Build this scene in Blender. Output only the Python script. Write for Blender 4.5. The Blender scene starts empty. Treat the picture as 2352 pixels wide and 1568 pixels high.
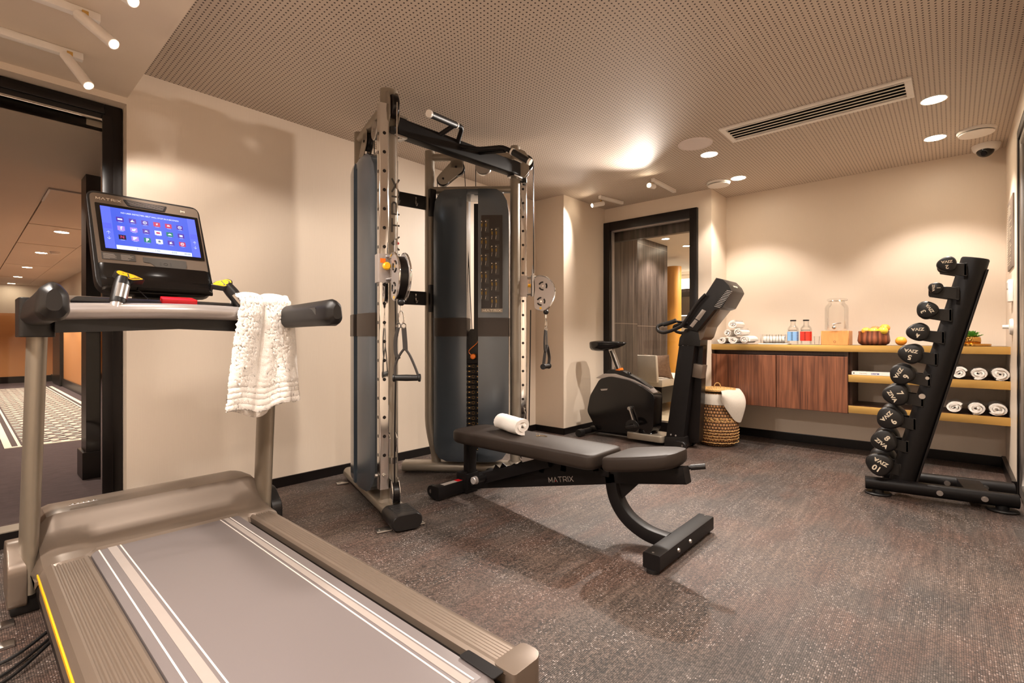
import bpy, bmesh, math, random
from mathutils import Vector, Matrix
random.seed(7)
S = bpy.context.scene
C = S.collection
PI = math.pi

# ------------------------------------------------------------ camera
PSI = math.atan2(1014.0, 1135.0)
cam_d = bpy.data.cameras.new('camera'); cam = bpy.data.objects.new('camera', cam_d); C.objects.link(cam)
cam_d.sensor_width = 36.0; cam_d.lens = 36.0*1135.0/2352.0
cam_d.shift_y = -10.0/2352.0
cam_d.clip_start = 0.05
cam.location = (0, 0, 1.0)
cam.rotation_euler = (PI/2, 0, PSI - PI/2)
S.camera = cam

# ------------------------------------------------------------ world, exposure
wd = bpy.data.worlds.new('world'); S.world = wd; wd.use_nodes = True
wd.node_tree.nodes['Background'].inputs[0].default_value = (1.0, 0.85, 0.7, 1)
wd.node_tree.nodes['Background'].inputs[1].default_value = 0.02
S.view_settings.view_transform = 'Standard'; S.view_settings.look = 'None'
S.view_settings.gamma = 1.0; S.view_settings.use_curve_mapping = False
S.view_settings.exposure = 1.53

WARM = (1.0, 0.895, 0.80)
def lamp(kind, name, loc, power, target=None, size=0.05, angle=100, blend=0.6, color=WARM):
    d = bpy.data.lights.new(name, kind); d.energy = power; d.color = color
    if kind == 'SPOT':
        d.spot_size = math.radians(angle); d.spot_blend = blend; d.shadow_soft_size = size
    elif kind == 'POINT':
        d.shadow_soft_size = size
    o = bpy.data.objects.new(name, d); C.objects.link(o); o.location = loc
    if target is not None:
        o.rotation_euler = (Vector(target)-Vector(loc)).to_track_quat('-Z', 'Y').to_euler()
    return o

H = 2.46
# recessed ceiling downlights (the four in view) and unseen fill spots added without fittings
DOWN = [(3.99, 0.09), (4.76, 0.10), (3.99, 1.454), (4.76, 1.47)]
FILL_SPOTS = [(2.25, 0.25, 42), (0.9, 0.6, 50), (-0.6, 0.6, 90), (-0.6, 2.2, 90)]
for i, (x, y) in enumerate(DOWN):
    lamp('SPOT', 'downlight_or_fill_beam', (x, y, H-0.03), (24 if x > 4.5 else 58), (x, y, 0), 0.035, 104, 0.45)
for x, y, pw in FILL_SPOTS:
    lamp('SPOT', 'downlight_or_fill_beam', (x, y, (2.27 if x < .6 else H-0.03)), pw, (x, y, 0), 0.06, 135, 0.7)
# spots on the tracks
lamp('SPOT', 'track_spot_beam', (4.33, 2.79, 2.335), 46, (1.6, 2.6, 0.1), 0.03, 116, 0.9)
lamp('SPOT', 'track_spot_beam', (4.14, 2.05, 2.365), 104, (0.8, 2.0, 0.0), 0.03, 119, 0.9)
lamp('SPOT', 'track_spot_beam', (0.40, 2.81, 2.07), 9, (1.0, 3.35, 1.15), 0.03, 95, 0.35)
lamp('SPOT', 'track_spot_beam', (0.42, 2.39, 2.10), 18, (1.9, 2.8, 0.8), 0.03, 90, 0.5)
lamp('SPOT', 'track_spot_beam', (0.42, 2.07, 2.13), 20, (1.7, 1.5, 0.4), 0.03, 95, 0.5)
# corridor and lounge beyond the panes
for y in (7.26, 9.25, 11.34, 13.26):
    lamp('SPOT', 'corridor_beam', (0.747, y, 2.12), 75, (0.747, y, 0), 0.04, 125, 0.6)
lamp('SPOT', 'corridor_beam', (0.3, 5.0, 2.12), 45, (0.4, 5.2, 0), 0.04, 140, 0.6)
lamp('SPOT', 'lounge_beam', (6.93, 3.05, 2.42), 40, (6.93, 3.05, 0), 0.04, 110, 0.6)
lamp('SPOT', 'lounge_beam', (7.7, 3.0, 2.42), 40, (7.7, 3.05, 0), 0.04, 110, 0.6)
lamp('SPOT', 'lounge_beam', (5.9, 2.4, 2.42), 34, (5.9, 2.3, 0), 0.04, 120, 0.6)
lamp('SPOT', 'lounge_beam', (9.0, 2.7, 2.40), 70, (9.2, 3.5, 1.2), 0.04, 120, 0.6)

# ------------------------------------------------------------ materials
def lin(r, g, b):
    f = lambda c: ((c/255.0)/12.92 if c/255.0 <= 0.04045 else (((c/255.0)+0.055)/1.055)**2.4)
    return (f(r), f(g), f(b), 1)
def newmat(name):
    m = bpy.data.materials.new(name); m.use_nodes = True
    nt = m.node_tree; return m, nt, nt.nodes['Principled BSDF']
def N(nt, t, **kw):
    n = nt.nodes.new(t)
    for k, v in kw.items(): setattr(n, k, v)
    return n
def MATH(nt, op, a, b=None, c=None):
    n = N(nt, 'ShaderNodeMath', operation=op)
    for i, v in enumerate((a, b, c)):
        if v is None: continue
        if isinstance(v, (int, float)): n.inputs[i].default_value = v
        else: nt.links.new(v, n.inputs[i])
    return n.outputs[0]
def MIX(nt, fac, a, b):
    n = N(nt, 'ShaderNodeMix', data_type='RGBA')
    for s, v in ((n.inputs[0], fac), (n.inputs[6], a), (n.inputs[7], b)):
        if isinstance(v, (int, float, tuple)): s.default_value = v
        else: nt.links.new(v, s)
    return n.outputs[2]
def mat(name, col, rough=0.5, metal=0.0, var=0.06, scale=30, bump=0.0, bscale=400, spec=0.5, coat=0.0, aniso=None):
    m, nt, b = newmat(name)
    tc = N(nt, 'ShaderNodeTexCoord')
    no = N(nt, 'ShaderNodeTexNoise'); no.inputs['Scale'].default_value = scale; no.inputs['Detail'].default_value = 3
    vec = tc.outputs['Object']
    if aniso:
        mp = N(nt, 'ShaderNodeMapping'); mp.inputs['Scale'].default_value = aniso; nt.links.new(vec, mp.inputs[0]); vec = mp.outputs[0]
    nt.links.new(vec, no.inputs['Vector'])
    c2 = tuple(max(0, c*(1-var*2)) for c in col[:3])+(1,); c1 = tuple(min(1, c*(1+var)) for c in col[:3])+(1,)
    nt.links.new(MIX(nt, no.outputs['Fac'], c2, c1), b.inputs['Base Color'])
    b.inputs['Roughness'].default_value = rough; b.inputs['Metallic'].default_value = metal
    b.inputs['Specular IOR Level'].default_value = spec; b.inputs['Coat Weight'].default_value = coat
    b.inputs['Coat Roughness'].default_value = 0.15
    if bump:
        n2 = N(nt, 'ShaderNodeTexNoise'); n2.inputs['Scale'].default_value = bscale; n2.inputs['Detail'].default_value = 2
        nt.links.new(vec, n2.inputs['Vector'])
        bp = N(nt, 'ShaderNodeBump'); bp.inputs['Strength'].default_value = bump; bp.inputs['Distance'].default_value = 0.004
        nt.links.new(n2.outputs['Fac'], bp.inputs['Height']); nt.links.new(bp.outputs[0], b.inputs['Normal'])
    return m
def emat(name, col, strength):
    m, nt, b = newmat(name)
    b.inputs['Base Color'].default_value = (0, 0, 0, 1)
    b.inputs['Emission Color'].default_value = col; b.inputs['Emission Strength'].default_value = strength
    return m
def glassmat(name, tint=(0.93, 0.93, 0.91, 1), refl=1.0):
    m, nt, b = newmat(name)
    tr = N(nt, 'ShaderNodeBsdfTransparent'); tr.inputs[0].default_value = tint
    gl = N(nt, 'ShaderNodeBsdfGlossy'); gl.inputs['Roughness'].default_value = 0.01
    fr = N(nt, 'ShaderNodeFresnel'); fr.inputs[0].default_value = 1.5
    mx = N(nt, 'ShaderNodeMixShader'); nt.links.new(MATH(nt, 'MULTIPLY', fr.outputs[0], refl), mx.inputs[0])
    nt.links.new(tr.outputs[0], mx.inputs[1]); nt.links.new(gl.outputs[0], mx.inputs[2])
    nt.links.new(mx.outputs[0], nt.nodes['Material Output'].inputs[0])
    return m

M = {}
M['wall'] = mat('wall_fabric', lin(224, 208, 190), 0.42, var=0.02, scale=3, bump=0.12, bscale=1, spec=0.35, aniso=(260, 260, 6))
M['plaster'] = mat('plaster', lin(222, 206, 188), 0.6, var=0.02, scale=4, bump=0.03)
M['black'] = mat('black_trim', lin(20, 15, 14), 0.32, var=0.1, scale=8, spec=0.35)
M['blackpl'] = mat('black_plastic', lin(24, 21, 20), 0.40, var=0.1, scale=20, bump=0.08, bscale=900, spec=0.4)
M['blackmetal'] = mat('black_metal', lin(22, 19, 19), 0.46, var=0.08, scale=20, bump=0.03, bscale=700, spec=0.22)
M['blackgloss'] = mat('black_gloss', lin(14, 12, 12), 0.16, var=0.1, scale=10)
M['rubber'] = mat('black_rubber', lin(20, 18, 18), 0.42, var=0.1, scale=40, bump=0.15, bscale=900)
M['vinyl'] = mat('grey_vinyl', lin(46, 38, 33), 0.5, var=0.06, scale=20, bump=0.12, bscale=900, spec=0.2)
M['tread'] = mat('treadmill_shell', lin(118, 104, 92), 0.36, metal=0.35, var=0.04, scale=6, bump=0.02)
M['upright'] = mat('treadmill_upright', lin(142, 131, 116), 0.34, metal=0.45, var=0.04, scale=6, bump=0.02)
M['belt'] = mat('belt_rubber', lin(106, 98, 97), 0.42, var=0.02, scale=3, bump=0.04, bscale=900)
M['beltstripe'] = mat('belt_stripe', lin(150, 140, 134), 0.45, var=0.02)
M['beltline'] = mat('belt_line', lin(205, 196, 190), 0.5, var=0.02)
M['silver'] = mat('silver_paint', lin(176, 168, 164), 0.32, metal=0.5, var=0.03, scale=10)
M['chrome'] = mat('chrome', (0.78, 0.77, 0.75, 1), 0.1, metal=1.0, var=0.02)
M['steel'] = mat('brushed_steel', (0.5, 0.48, 0.46, 1), 0.28, metal=1.0, var=0.05, scale=60, aniso=(1, 1, 20))
M['frame'] = mat('gunmetal_tube', lin(146, 136, 123), 0.34, metal=0.3, var=0.04, scale=8)
M['base'] = mat('base_paint', lin(146, 136, 122), 0.36, metal=0.4, var=0.04, scale=8)
M['shroud'] = mat('smoked_shroud', lin(88, 96, 104), 0.24, metal=0.5, var=0.12, scale=3, spec=0.7, coat=0.4)
M['band'] = mat('shroud_band', lin(52, 43, 37), 0.4, var=0.05)
M['yellow'] = mat('yellow_plastic', lin(250, 190, 30), 0.35, var=0.03)
M['orange'] = mat('orange_plastic', lin(235, 120, 25), 0.35, var=0.05)
M['red'] = mat('red_plastic', lin(215, 25, 35), 0.3, var=0.04)
M['white'] = mat('white_plastic', lin(235, 228, 220), 0.4, var=0.01)
M['cream'] = mat('cream_lettering', lin(235, 222, 200), 0.5, var=0.02)
M['greylet'] = mat('grey_lettering', lin(70, 66, 62), 0.5, var=0.02)
M['towel'] = mat('terry_towel', lin(243, 236, 228), 0.95, var=0.05, scale=150, bump=0.9, bscale=420, spec=0.1)
M['cloth'] = mat('linen_cloth', lin(228, 218, 205), 0.9, var=0.06, scale=80, bump=0.4, bscale=900, spec=0.1)
M['gold'] = mat('brushed_gold', lin(214, 172, 98), 0.34, metal=0.7, var=0.04, scale=20, aniso=(1, 1, 40))
M['brass'] = mat('polished_brass', lin(214, 165, 90), 0.16, metal=1.0, var=0.03)
M['glass'] = glassmat('pane_glass', (0.95, 0.95, 0.93, 1), 0.3)
M['glassobj'] = glassmat('vessel_glass', (0.995, 0.995, 0.99, 1), 0.3)
M['paper'] = mat('paper', lin(232, 226, 216), 0.6, var=0.03)
M['keys'] = mat('key_metal', lin(214, 190, 150), 0.25, metal=1.0, var=0.03)
M['lens'] = emat('lamp_lens', (1.0, 0.86, 0.66, 1), 30)
M['lens_star'] = emat('track_lens', (1.0, 0.84, 0.62, 1), 60)
M['oakbase'] = mat('oak_block', lin(214, 146, 82), 0.5, var=0.14, scale=14, aniso=(6, 6, 1))
M['orangewall'] = mat('orange_wall', lin(205, 140, 84), 0.6, var=0.02)
M['ochre'] = mat('ochre_column', lin(214, 150, 60), 0.5, var=0.03)
M['fruit_o'] = mat('orange_peel', lin(246, 160, 52), 0.4, var=0.08, scale=20, bump=0.3, bscale=300)
M['fruit_y'] = mat('yellow_apple', lin(238, 205, 66), 0.3, var=0.1, scale=15)
M['fruit_k'] = mat('kiwi_skin', lin(160, 118, 70), 0.7, var=0.12, scale=60)
M['leaf'] = mat('succulent_leaf', lin(84, 140, 52), 0.4, var=0.25, scale=12)
M['beige'] = mat('beige_tile', lin(214, 196, 168), 0.35, var=0.03, scale=3)
M['tag'] = mat('label_grey', lin(176, 166, 158), 0.5, var=0.03)

def stripes_wood(name, c1, c2, axis='X', scale=22, dist=3.0):
    m, nt, b = newmat(name)
    tc = N(nt, 'ShaderNodeTexCoord'); mp = N(nt, 'ShaderNodeMapping')
    mp.inputs['Scale'].default_value = (1, 1, 0.06); nt.links.new(tc.outputs['Object'], mp.inputs[0])
    w = N(nt, 'ShaderNodeTexWave', wave_type='BANDS', bands_direction=axis)
    w.inputs['Scale'].default_value = scale; w.inputs['Distortion'].default_value = dist; w.inputs['Detail'].default_value = 3; w.inputs['Detail Scale'].default_value = 2.0
    nt.links.new(mp.outputs[0], w.inputs['Vector'])
    no = N(nt, 'ShaderNodeTexNoise'); no.inputs['Scale'].default_value = 90; no.inputs['Detail'].default_value = 4; nt.links.new(mp.outputs[0], no.inputs['Vector'])
    f = MATH(nt, 'ADD', MATH(nt, 'MULTIPLY', w.outputs['Fac'], 0.5), MATH(nt, 'MULTIPLY', no.outputs['Fac'], 0.5))
    rp = N(nt, 'ShaderNodeValToRGB'); rp.color_ramp.elements[0].color = c1; rp.color_ramp.elements[1].color = c2
    rp.color_ramp.elements[0].position = 0.25; rp.color_ramp.elements[1].position = 0.75
    nt.links.new(f, rp.inputs[0]); nt.links.new(rp.outputs[0], b.inputs['Base Color']); b.inputs['Roughness'].default_value = 0.42
    return m
def fine_wood(name, c1, c2):
    m, nt, b = newmat(name)
    tc = N(nt, 'ShaderNodeTexCoord'); f = None
    for sc, wgt, zz in ((18, .35, .10), (70, .35, .03), (190, .30, .015)):
        mp = N(nt, 'ShaderNodeMapping'); mp.inputs['Scale'].default_value = (1, 1, zz); nt.links.new(tc.outputs['Object'], mp.inputs[0])
        no = N(nt, 'ShaderNodeTexNoise'); no.inputs['Scale'].default_value = sc; no.inputs['Detail'].default_value = 3; no.inputs['Distortion'].default_value = .4; nt.links.new(mp.outputs[0], no.inputs['Vector'])
        t = MATH(nt, 'MULTIPLY', no.outputs['Fac'], wgt); f = t if f is None else MATH(nt, 'ADD', f, t)
    rp = N(nt, 'ShaderNodeValToRGB'); rp.color_ramp.elements[0].color = c1; rp.color_ramp.elements[1].color = c2
    rp.color_ramp.elements[0].position = 0.40; rp.color_ramp.elements[1].position = 0.60
    nt.links.new(f, rp.inputs[0]); nt.links.new(rp.outputs[0], b.inputs['Base Color']); b.inputs['Roughness'].default_value = 0.42
    return m
M['walnut'] = fine_wood('walnut_veneer', lin(78, 42, 26), lin(140, 86, 58))
M['walnutdark'] = stripes_wood('walnut_carcass', lin(48, 26, 14), lin(74, 42, 26), 'Y', 26, 2.5)
M['bowl'] = stripes_wood('bowl_wood', lin(84, 42, 24), lin(150, 84, 54), 'Y', 9, 5)
def tilewood(name):
    m, nt, b = newmat(name)
    tc = N(nt, 'ShaderNodeTexCoord'); mp = N(nt, 'ShaderNodeMapping'); mp.inputs['Scale'].default_value = (1, 1, 0.07); nt.links.new(tc.outputs['Object'], mp.inputs[0])
    no = N(nt, 'ShaderNodeTexNoise'); no.inputs['Scale'].default_value = 24; no.inputs['Detail'].default_value = 6; nt.links.new(mp.outputs[0], no.inputs['Vector'])
    rp = N(nt, 'ShaderNodeValToRGB'); rp.color_ramp.elements[0].color = lin(46, 38, 35); rp.color_ramp.elements[1].color = lin(100, 87, 80)
    rp.color_ramp.elements[0].position = 0.3; rp.color_ramp.elements[1].position = 0.7
    nt.links.new(no.outputs['Fac'], rp.inputs[0])
    sx = N(nt, 'ShaderNodeSeparateXYZ'); nt.links.new(tc.outputs['Object'], sx.inputs[0])
    fx = MATH(nt, 'FRACT', MATH(nt, 'DIVIDE', MATH(nt, 'ADD', sx.outputs[0], 20), 0.29))
    fz = MATH(nt, 'FRACT', MATH(nt, 'DIVIDE', MATH(nt, 'ADD', sx.outputs[2], 0.04), 1.2))
    j = MATH(nt, 'MAXIMUM', MATH(nt, 'LESS_THAN', fx, 0.02), MATH(nt, 'LESS_THAN', fz, 0.005))
    nt.links.new(MIX(nt, j, rp.outputs[0], lin(150, 134, 122)), b.inputs['Base Color']); b.inputs['Roughness'].default_value = 0.4
    return m
M['tilewood'] = tilewood('wood_look_tile')

def perf_ceiling():
    m, nt, b = newmat('perforated_ceiling')
    tc = N(nt, 'ShaderNodeTexCoord'); sx = N(nt, 'ShaderNodeSeparateXYZ'); nt.links.new(tc.outputs['Object'], sx.inputs[0])
    sp = 0.0225
    ax = MATH(nt, 'SUBTRACT', MATH(nt, 'FRACT', MATH(nt, 'DIVIDE', MATH(nt, 'ADD', sx.outputs[0], 20), sp)), 0.5)
    ay = MATH(nt, 'SUBTRACT', MATH(nt, 'FRACT', MATH(nt, 'DIVIDE', MATH(nt, 'ADD', sx.outputs[1], 20), sp)), 0.5)
    d = MATH(nt, 'SQRT', MATH(nt, 'ADD', MATH(nt, 'MULTIPLY', ax, ax), MATH(nt, 'MULTIPLY', ay, ay)))
    hole = MATH(nt, 'LESS_THAN', d, 0.19)
    # plain joint lines between boards
    jx = MATH(nt, 'ABSOLUTE', MATH(nt, 'SUBTRACT', sx.outputs[0], 2.657))
    keep = MATH(nt, 'GREATER_THAN', jx, 0.006)
    jy = MATH(nt, 'ABSOLUTE', MATH(nt, 'SUBTRACT', sx.outputs[1], 0.785))
    keep2 = MATH(nt, 'GREATER_THAN', jy, 0.006)
    hole = MATH(nt, 'MULTIPLY', MATH(nt, 'MULTIPLY', hole, keep), keep2)
    nt.links.new(MIX(nt, hole, lin(202, 187, 172), lin(62, 48, 40)), b.inputs['Base Color'])
    b.inputs['Roughness'].default_value = 0.7
    return m
M['ceiling'] = perf_ceiling()

def carpet():
    m, nt, b = newmat('woven_floor')
    tc = N(nt, 'ShaderNodeTexCoord'); sx = N(nt, 'ShaderNodeSeparateXYZ'); nt.links.new(tc.outputs['Object'], sx.inputs[0])
    def noise(scale, det=3, sc=(1, 1, 1)):
        mp = N(nt, 'ShaderNodeMapping'); mp.inputs['Scale'].default_value = sc; nt.links.new(tc.outputs['Object'], mp.inputs[0])
        n = N(nt, 'ShaderNodeTexNoise'); n.inputs['Scale'].default_value = scale; n.inputs['Detail'].default_value = det; nt.links.new(mp.outputs[0], n.inputs['Vector']); return n.outputs['Fac']
    big = noise(1.3, 4); big2 = noise(1.7, 5, (1, 2.4, 1)); streak = noise(9, 5, (0.35, 5, 1))
    def ramp(f, a, b_, ca, cb):
        r = N(nt, 'ShaderNodeValToRGB'); r.color_ramp.elements[0].position = a; r.color_ramp.elements[1].position = b_
        r.color_ramp.elements[0].color = ca; r.color_ramp.elements[1].color = cb; nt.links.new(f, r.inputs[0]); return r.outputs[0]
    c1 = ramp(big, 0.42, 0.60, lin(80, 71, 66), lin(100, 84, 75))
    mk = ramp(big2, 0.47, 0.6, (0, 0, 0, 1), (1, 1, 1, 1))
    c2 = MIX(nt, MATH(nt, 'MULTIPLY', mk, 0.6), c1, lin(92, 68, 58))
    st = ramp(streak, 0.35, 0.7, (0.72, 0.72, 0.72, 1), (1.2, 1.2, 1.2, 1))
    mul = N(nt, 'ShaderNodeMix', data_type='RGBA', blend_type='MULTIPLY'); mul.inputs[0].default_value = 1
    nt.links.new(c2, mul.inputs[6]); nt.links.new(st, mul.inputs[7])
    # woven knots : cell grid with per-cell brightness
    sp = 0.0058
    qx = MATH(nt, 'DIVIDE', MATH(nt, 'ADD', sx.outputs[0], 20), sp); qy = MATH(nt, 'DIVIDE', MATH(nt, 'ADD', sx.outputs[1], 20), sp)
    cx = MATH(nt, 'SUBTRACT', MATH(nt, 'FRACT', qx), 0.5); cy = MATH(nt, 'SUBTRACT', MATH(nt, 'FRACT', qy), 0.5)
    d = MATH(nt, 'SQRT', MATH(nt, 'ADD', MATH(nt, 'MULTIPLY', cx, cx), MATH(nt, 'MULTIPLY', cy, cy)))
    hgt = MATH(nt, 'SUBTRACT', 0.7, d)
    cmb = N(nt, 'ShaderNodeCombineXYZ'); nt.links.new(MATH(nt, 'FLOOR', qx), cmb.inputs[0]); nt.links.new(MATH(nt, 'FLOOR', qy), cmb.inputs[1])
    wn = N(nt, 'ShaderNodeTexWhiteNoise', noise_dimensions='3D'); nt.links.new(cmb.outputs[0], wn.inputs['Vector'])
    patch = ramp(noise(3.5, 5), 0.45, 0.62, (0, 0, 0, 1), (1, 1, 1, 1))
    cell = MATH(nt, 'ADD', 0.45, MATH(nt, 'MULTIPLY', wn.outputs['Value'], 1.15))
    cell = MATH(nt, 'MULTIPLY', cell, MATH(nt, 'MULTIPLY_ADD', MATH(nt, 'MINIMUM', MATH(nt, 'MAXIMUM', MATH(nt, 'MULTIPLY', MATH(nt, 'SUBTRACT', 0.52, d), 3.4), 0), 1), 0.7, 0.45))
    # sparse black tufts
    blk = MATH(nt, 'MULTIPLY', MATH(nt, 'MULTIPLY', MATH(nt, 'GREATER_THAN', noise(110, 2, (.5, 1, 1)), 0.56), patch), 0.8)
    sc = N(nt, 'ShaderNodeMix', data_type='RGBA', blend_type='MULTIPLY'); sc.inputs[0].default_value = 1
    cc = N(nt, 'ShaderNodeCombineColor')
    for i in range(3): nt.links.new(cell, cc.inputs[i])
    nt.links.new(mul.outputs[2], sc.inputs[6]); nt.links.new(cc.outputs[0], sc.inputs[7])
    spk = MATH(nt, 'MULTIPLY', MATH(nt, 'MULTIPLY', MATH(nt, 'GREATER_THAN', wn.outputs['Value'], 0.92), MATH(nt, 'GREATER_THAN', noise(5, 4), 0.5)), MATH(nt, 'LESS_THAN', d, 0.36))  # sparkle of the weave, put into the colour as pale dots
    nt.links.new(MIX(nt, MATH(nt, 'MULTIPLY', spk, 0.5), MIX(nt, blk, sc.outputs[2], lin(36, 33, 32)), lin(186, 176, 172)), b.inputs['Base Color'])
    b.inputs['Roughness'].default_value = 0.5; b.inputs['Specular IOR Level'].default_value = 0.35
    bp = N(nt, 'ShaderNodeBump'); bp.inputs['Strength'].default_value = 0.6; bp.inputs['Distance'].default_value = 0.003
    nt.links.new(MATH(nt, 'ADD', hgt, MATH(nt, 'MULTIPLY', wn.outputs['Value'], 0.5)), bp.inputs['Height']); nt.links.new(bp.outputs[0], b.inputs['Normal'])
    return m
M['carpet'] = carpet()
M['darkcarpet'] = mat('corridor_carpet', lin(98, 84, 84), 0.9, var=0.18, scale=12, bump=0.5, bscale=300, spec=0.1, aniso=(1, 3, 1))

def rugmat():
    m, nt, b = newmat('patterned_rug')
    tc = N(nt, 'ShaderNodeTexCoord'); sx = N(nt, 'ShaderNodeSeparateXYZ'); nt.links.new(tc.outputs['Object'], sx.inputs[0])
    X = sx.outputs[0]; Y = sx.outputs[1]
    A = MATH(nt, 'ABSOLUTE', X)
    line1 = MATH(nt, 'MULTIPLY', MATH(nt, 'GREATER_THAN', A, 0.385), MATH(nt, 'LESS_THAN', A, 0.405))
    line2 = MATH(nt, 'GREATER_THAN', A, 0.445)
    end = MATH(nt, 'LESS_THAN', Y, 0.05)
    inside = MATH(nt, 'LESS_THAN', A, 0.37)
    s = 0.128
    fy = MATH(nt, 'FRACT', MATH(nt, 'DIVIDE', Y, s)); row = MATH(nt, 'MODULO', MATH(nt, 'FLOOR', MATH(nt, 'DIVIDE', Y, s)), 2)
    fx = MATH(nt, 'FRACT', MATH(nt, 'ADD', MATH(nt, 'DIVIDE', MATH(nt, 'ADD', X, 10), s), MATH(nt, 'MULTIPLY', row, 0.5)))
    dx = MATH(nt, 'SUBTRACT', fx, 0.5); dy = MATH(nt, 'SUBTRACT', fy, 0.5)
    d = MATH(nt, 'SQRT', MATH(nt, 'ADD', MATH(nt, 'MULTIPLY', dx, dx), MATH(nt, 'MULTIPLY', dy, dy)))
    dot = MATH(nt, 'LESS_THAN', d, 0.24)
    zig = MATH(nt, 'ABSOLUTE', MATH(nt, 'SUBTRACT', MATH(nt, 'FRACT', MATH(nt, 'ADD', MATH(nt, 'DIVIDE', Y, s), MATH(nt, 'PINGPONG', MATH(nt, 'DIVIDE', MATH(nt, 'ADD', X, 10), s), 0.5))), 0.5))
    zl = MATH(nt, 'GREATER_THAN', zig, 0.40)
    pat = MATH(nt, 'MULTIPLY', MATH(nt, 'MAXIMUM', dot, zl), inside)
    al = MATH(nt, 'MAXIMUM', MATH(nt, 'MAXIMUM', line1, line2), MATH(nt, 'MAXIMUM', end, pat))
    nt.links.new(MIX(nt, al, lin(84, 72, 70), lin(240, 226, 206)), b.inputs['Base Color']); b.inputs['Roughness'].default_value = 0.9
    return m
M['rug'] = rugmat()

def basketmat():
    m, nt, b = newmat('seagrass_weave')
    tc = N(nt, 'ShaderNodeTexCoord')
    sx = N(nt, 'ShaderNodeSeparateXYZ'); nt.links.new(tc.outputs['Object'], sx.inputs[0])
    ang = MATH(nt, 'ARCTAN2', sx.outputs[1], sx.outputs[0])
    a = MATH(nt, 'MULTIPLY', ang, 0.15); zz = sx.outputs[2]
    cv = N(nt, 'ShaderNodeCombineXYZ'); nt.links.new(a, cv.inputs[0]); nt.links.new(zz, cv.inputs[1])
    no = N(nt, 'ShaderNodeTexNoise'); no.inputs['Scale'].default_value = 40; nt.links.new(cv.outputs[0], no.inputs['Vector'])
    zw = MATH(nt, 'ADD', zz, MATH(nt, 'MULTIPLY', no.outputs['Fac'], 0.012))
    rows = MATH(nt, 'PINGPONG', MATH(nt, 'DIVIDE', zw, 0.028), 0.5)
    rid = MATH(nt, 'MODULO', MATH(nt, 'FLOOR', MATH(nt, 'DIVIDE', zw, 0.028)), 2)
    cols = MATH(nt, 'PINGPONG', MATH(nt, 'ADD', MATH(nt, 'DIVIDE', a, 0.022), MATH(nt, 'MULTIPLY', rid, 0.5)), 0.5)
    h = MATH(nt, 'MULTIPLY', MATH(nt, 'SQRT', MATH(nt, 'MULTIPLY', rows, 2)), MATH(nt, 'SQRT', MATH(nt, 'MULTIPLY', cols, 2)))
    rp = N(nt, 'ShaderNodeValToRGB'); rp.color_ramp.elements[0].color = lin(60, 36, 18); rp.color_ramp.elements[1].color = lin(206, 150, 96)
    rp.color_ramp.elements[0].position = 0.15; rp.color_ramp.elements[1].position = 0.85
    nt.links.new(MATH(nt, 'MULTIPLY', h, MATH(nt, 'ADD', 0.6, MATH(nt, 'MULTIPLY', no.outputs['Fac'], 0.7))), rp.inputs[0])
    nt.links.new(rp.outputs[0], b.inputs['Base Color']); b.inputs['Roughness'].default_value = 0.65
    bp = N(nt, 'ShaderNodeBump'); bp.inputs['Strength'].default_value = 1.0; bp.inputs['Distance'].default_value = 0.01
    nt.links.new(h, bp.inputs['Height']); nt.links.new(bp.outputs[0], b.inputs['Normal'])
    return m
M['basket'] = basketmat()
M['straw'] = mat('straw_lid', lin(222, 176, 110), 0.7, var=0.3, scale=90, bump=1.0, bscale=160)
# ------------------------------------------------------------ mesh helpers
def V(*a): return Vector(a)
def add(bm, src, mtx=None):
    me = bpy.data.meshes.new('tmp'); src.to_mesh(me); src.free()
    if mtx is not None: me.transform(mtx)
    bm.from_mesh(me); bpy.data.meshes.remove(me)
def box(bm, c, s, rot=None, bev=0.0, seg=2):
    b = bmesh.new(); bmesh.ops.create_cube(b, size=1.0)
    for v in b.verts: v.co = Vector((v.co.x*s[0], v.co.y*s[1], v.co.z*s[2]))
    if bev > 0: bmesh.ops.bevel(b, geom=b.edges[:], offset=min(bev, min(s)*0.49), segments=seg, profile=0.6, affect='EDGES')
    m = Matrix.Translation(Vector(c))
    if rot is not None: m = m @ rot
    add(bm, b, m)
def span(bm, x0, x1, y0, y1, z0, z1, bev=0.0, seg=2):
    box(bm, ((x0+x1)/2, (y0+y1)/2, (z0+z1)/2), (abs(x1-x0), abs(y1-y0), abs(z1-z0)), None, bev, seg)
def rings(bm, rs, cap=True, closed=True, loop=False):
    n = len(rs[0]); vs = [[bm.verts.new(p) for p in r] for r in rs]
    R = len(rs)
    for i in range(R if loop else R-1):
        a, b = vs[i], vs[(i+1) % R]
        for j in range(n if closed else n-1):
            k = (j+1) % n
            try: bm.faces.new((a[j], a[k], b[k], b[j]))
            except ValueError: pass
    if cap and closed and not loop:
        try: bm.faces.new(list(reversed(vs[0]))); bm.faces.new(vs[-1])
        except ValueError: pass
def fix(bm): bmesh.ops.recalc_face_normals(bm, faces=bm.faces[:])
def circ(r, n=20, r2=None): return [(r*math.cos(2*PI*i/n), (r2 or r)*math.sin(2*PI*i/n)) for i in range(n)]
def rrect(w, h, r, k=4):
    pts = []
    for (sx, sy, a0) in ((1, 1, 0), (-1, 1, 90), (-1, -1, 180), (1, -1, 270)):
        for i in range(k+1):
            a = math.radians(a0+90*i/k); pts.append((sx*(w/2-r)+r*math.cos(a), sy*(h/2-r)+r*math.sin(a)))
    return pts
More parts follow.
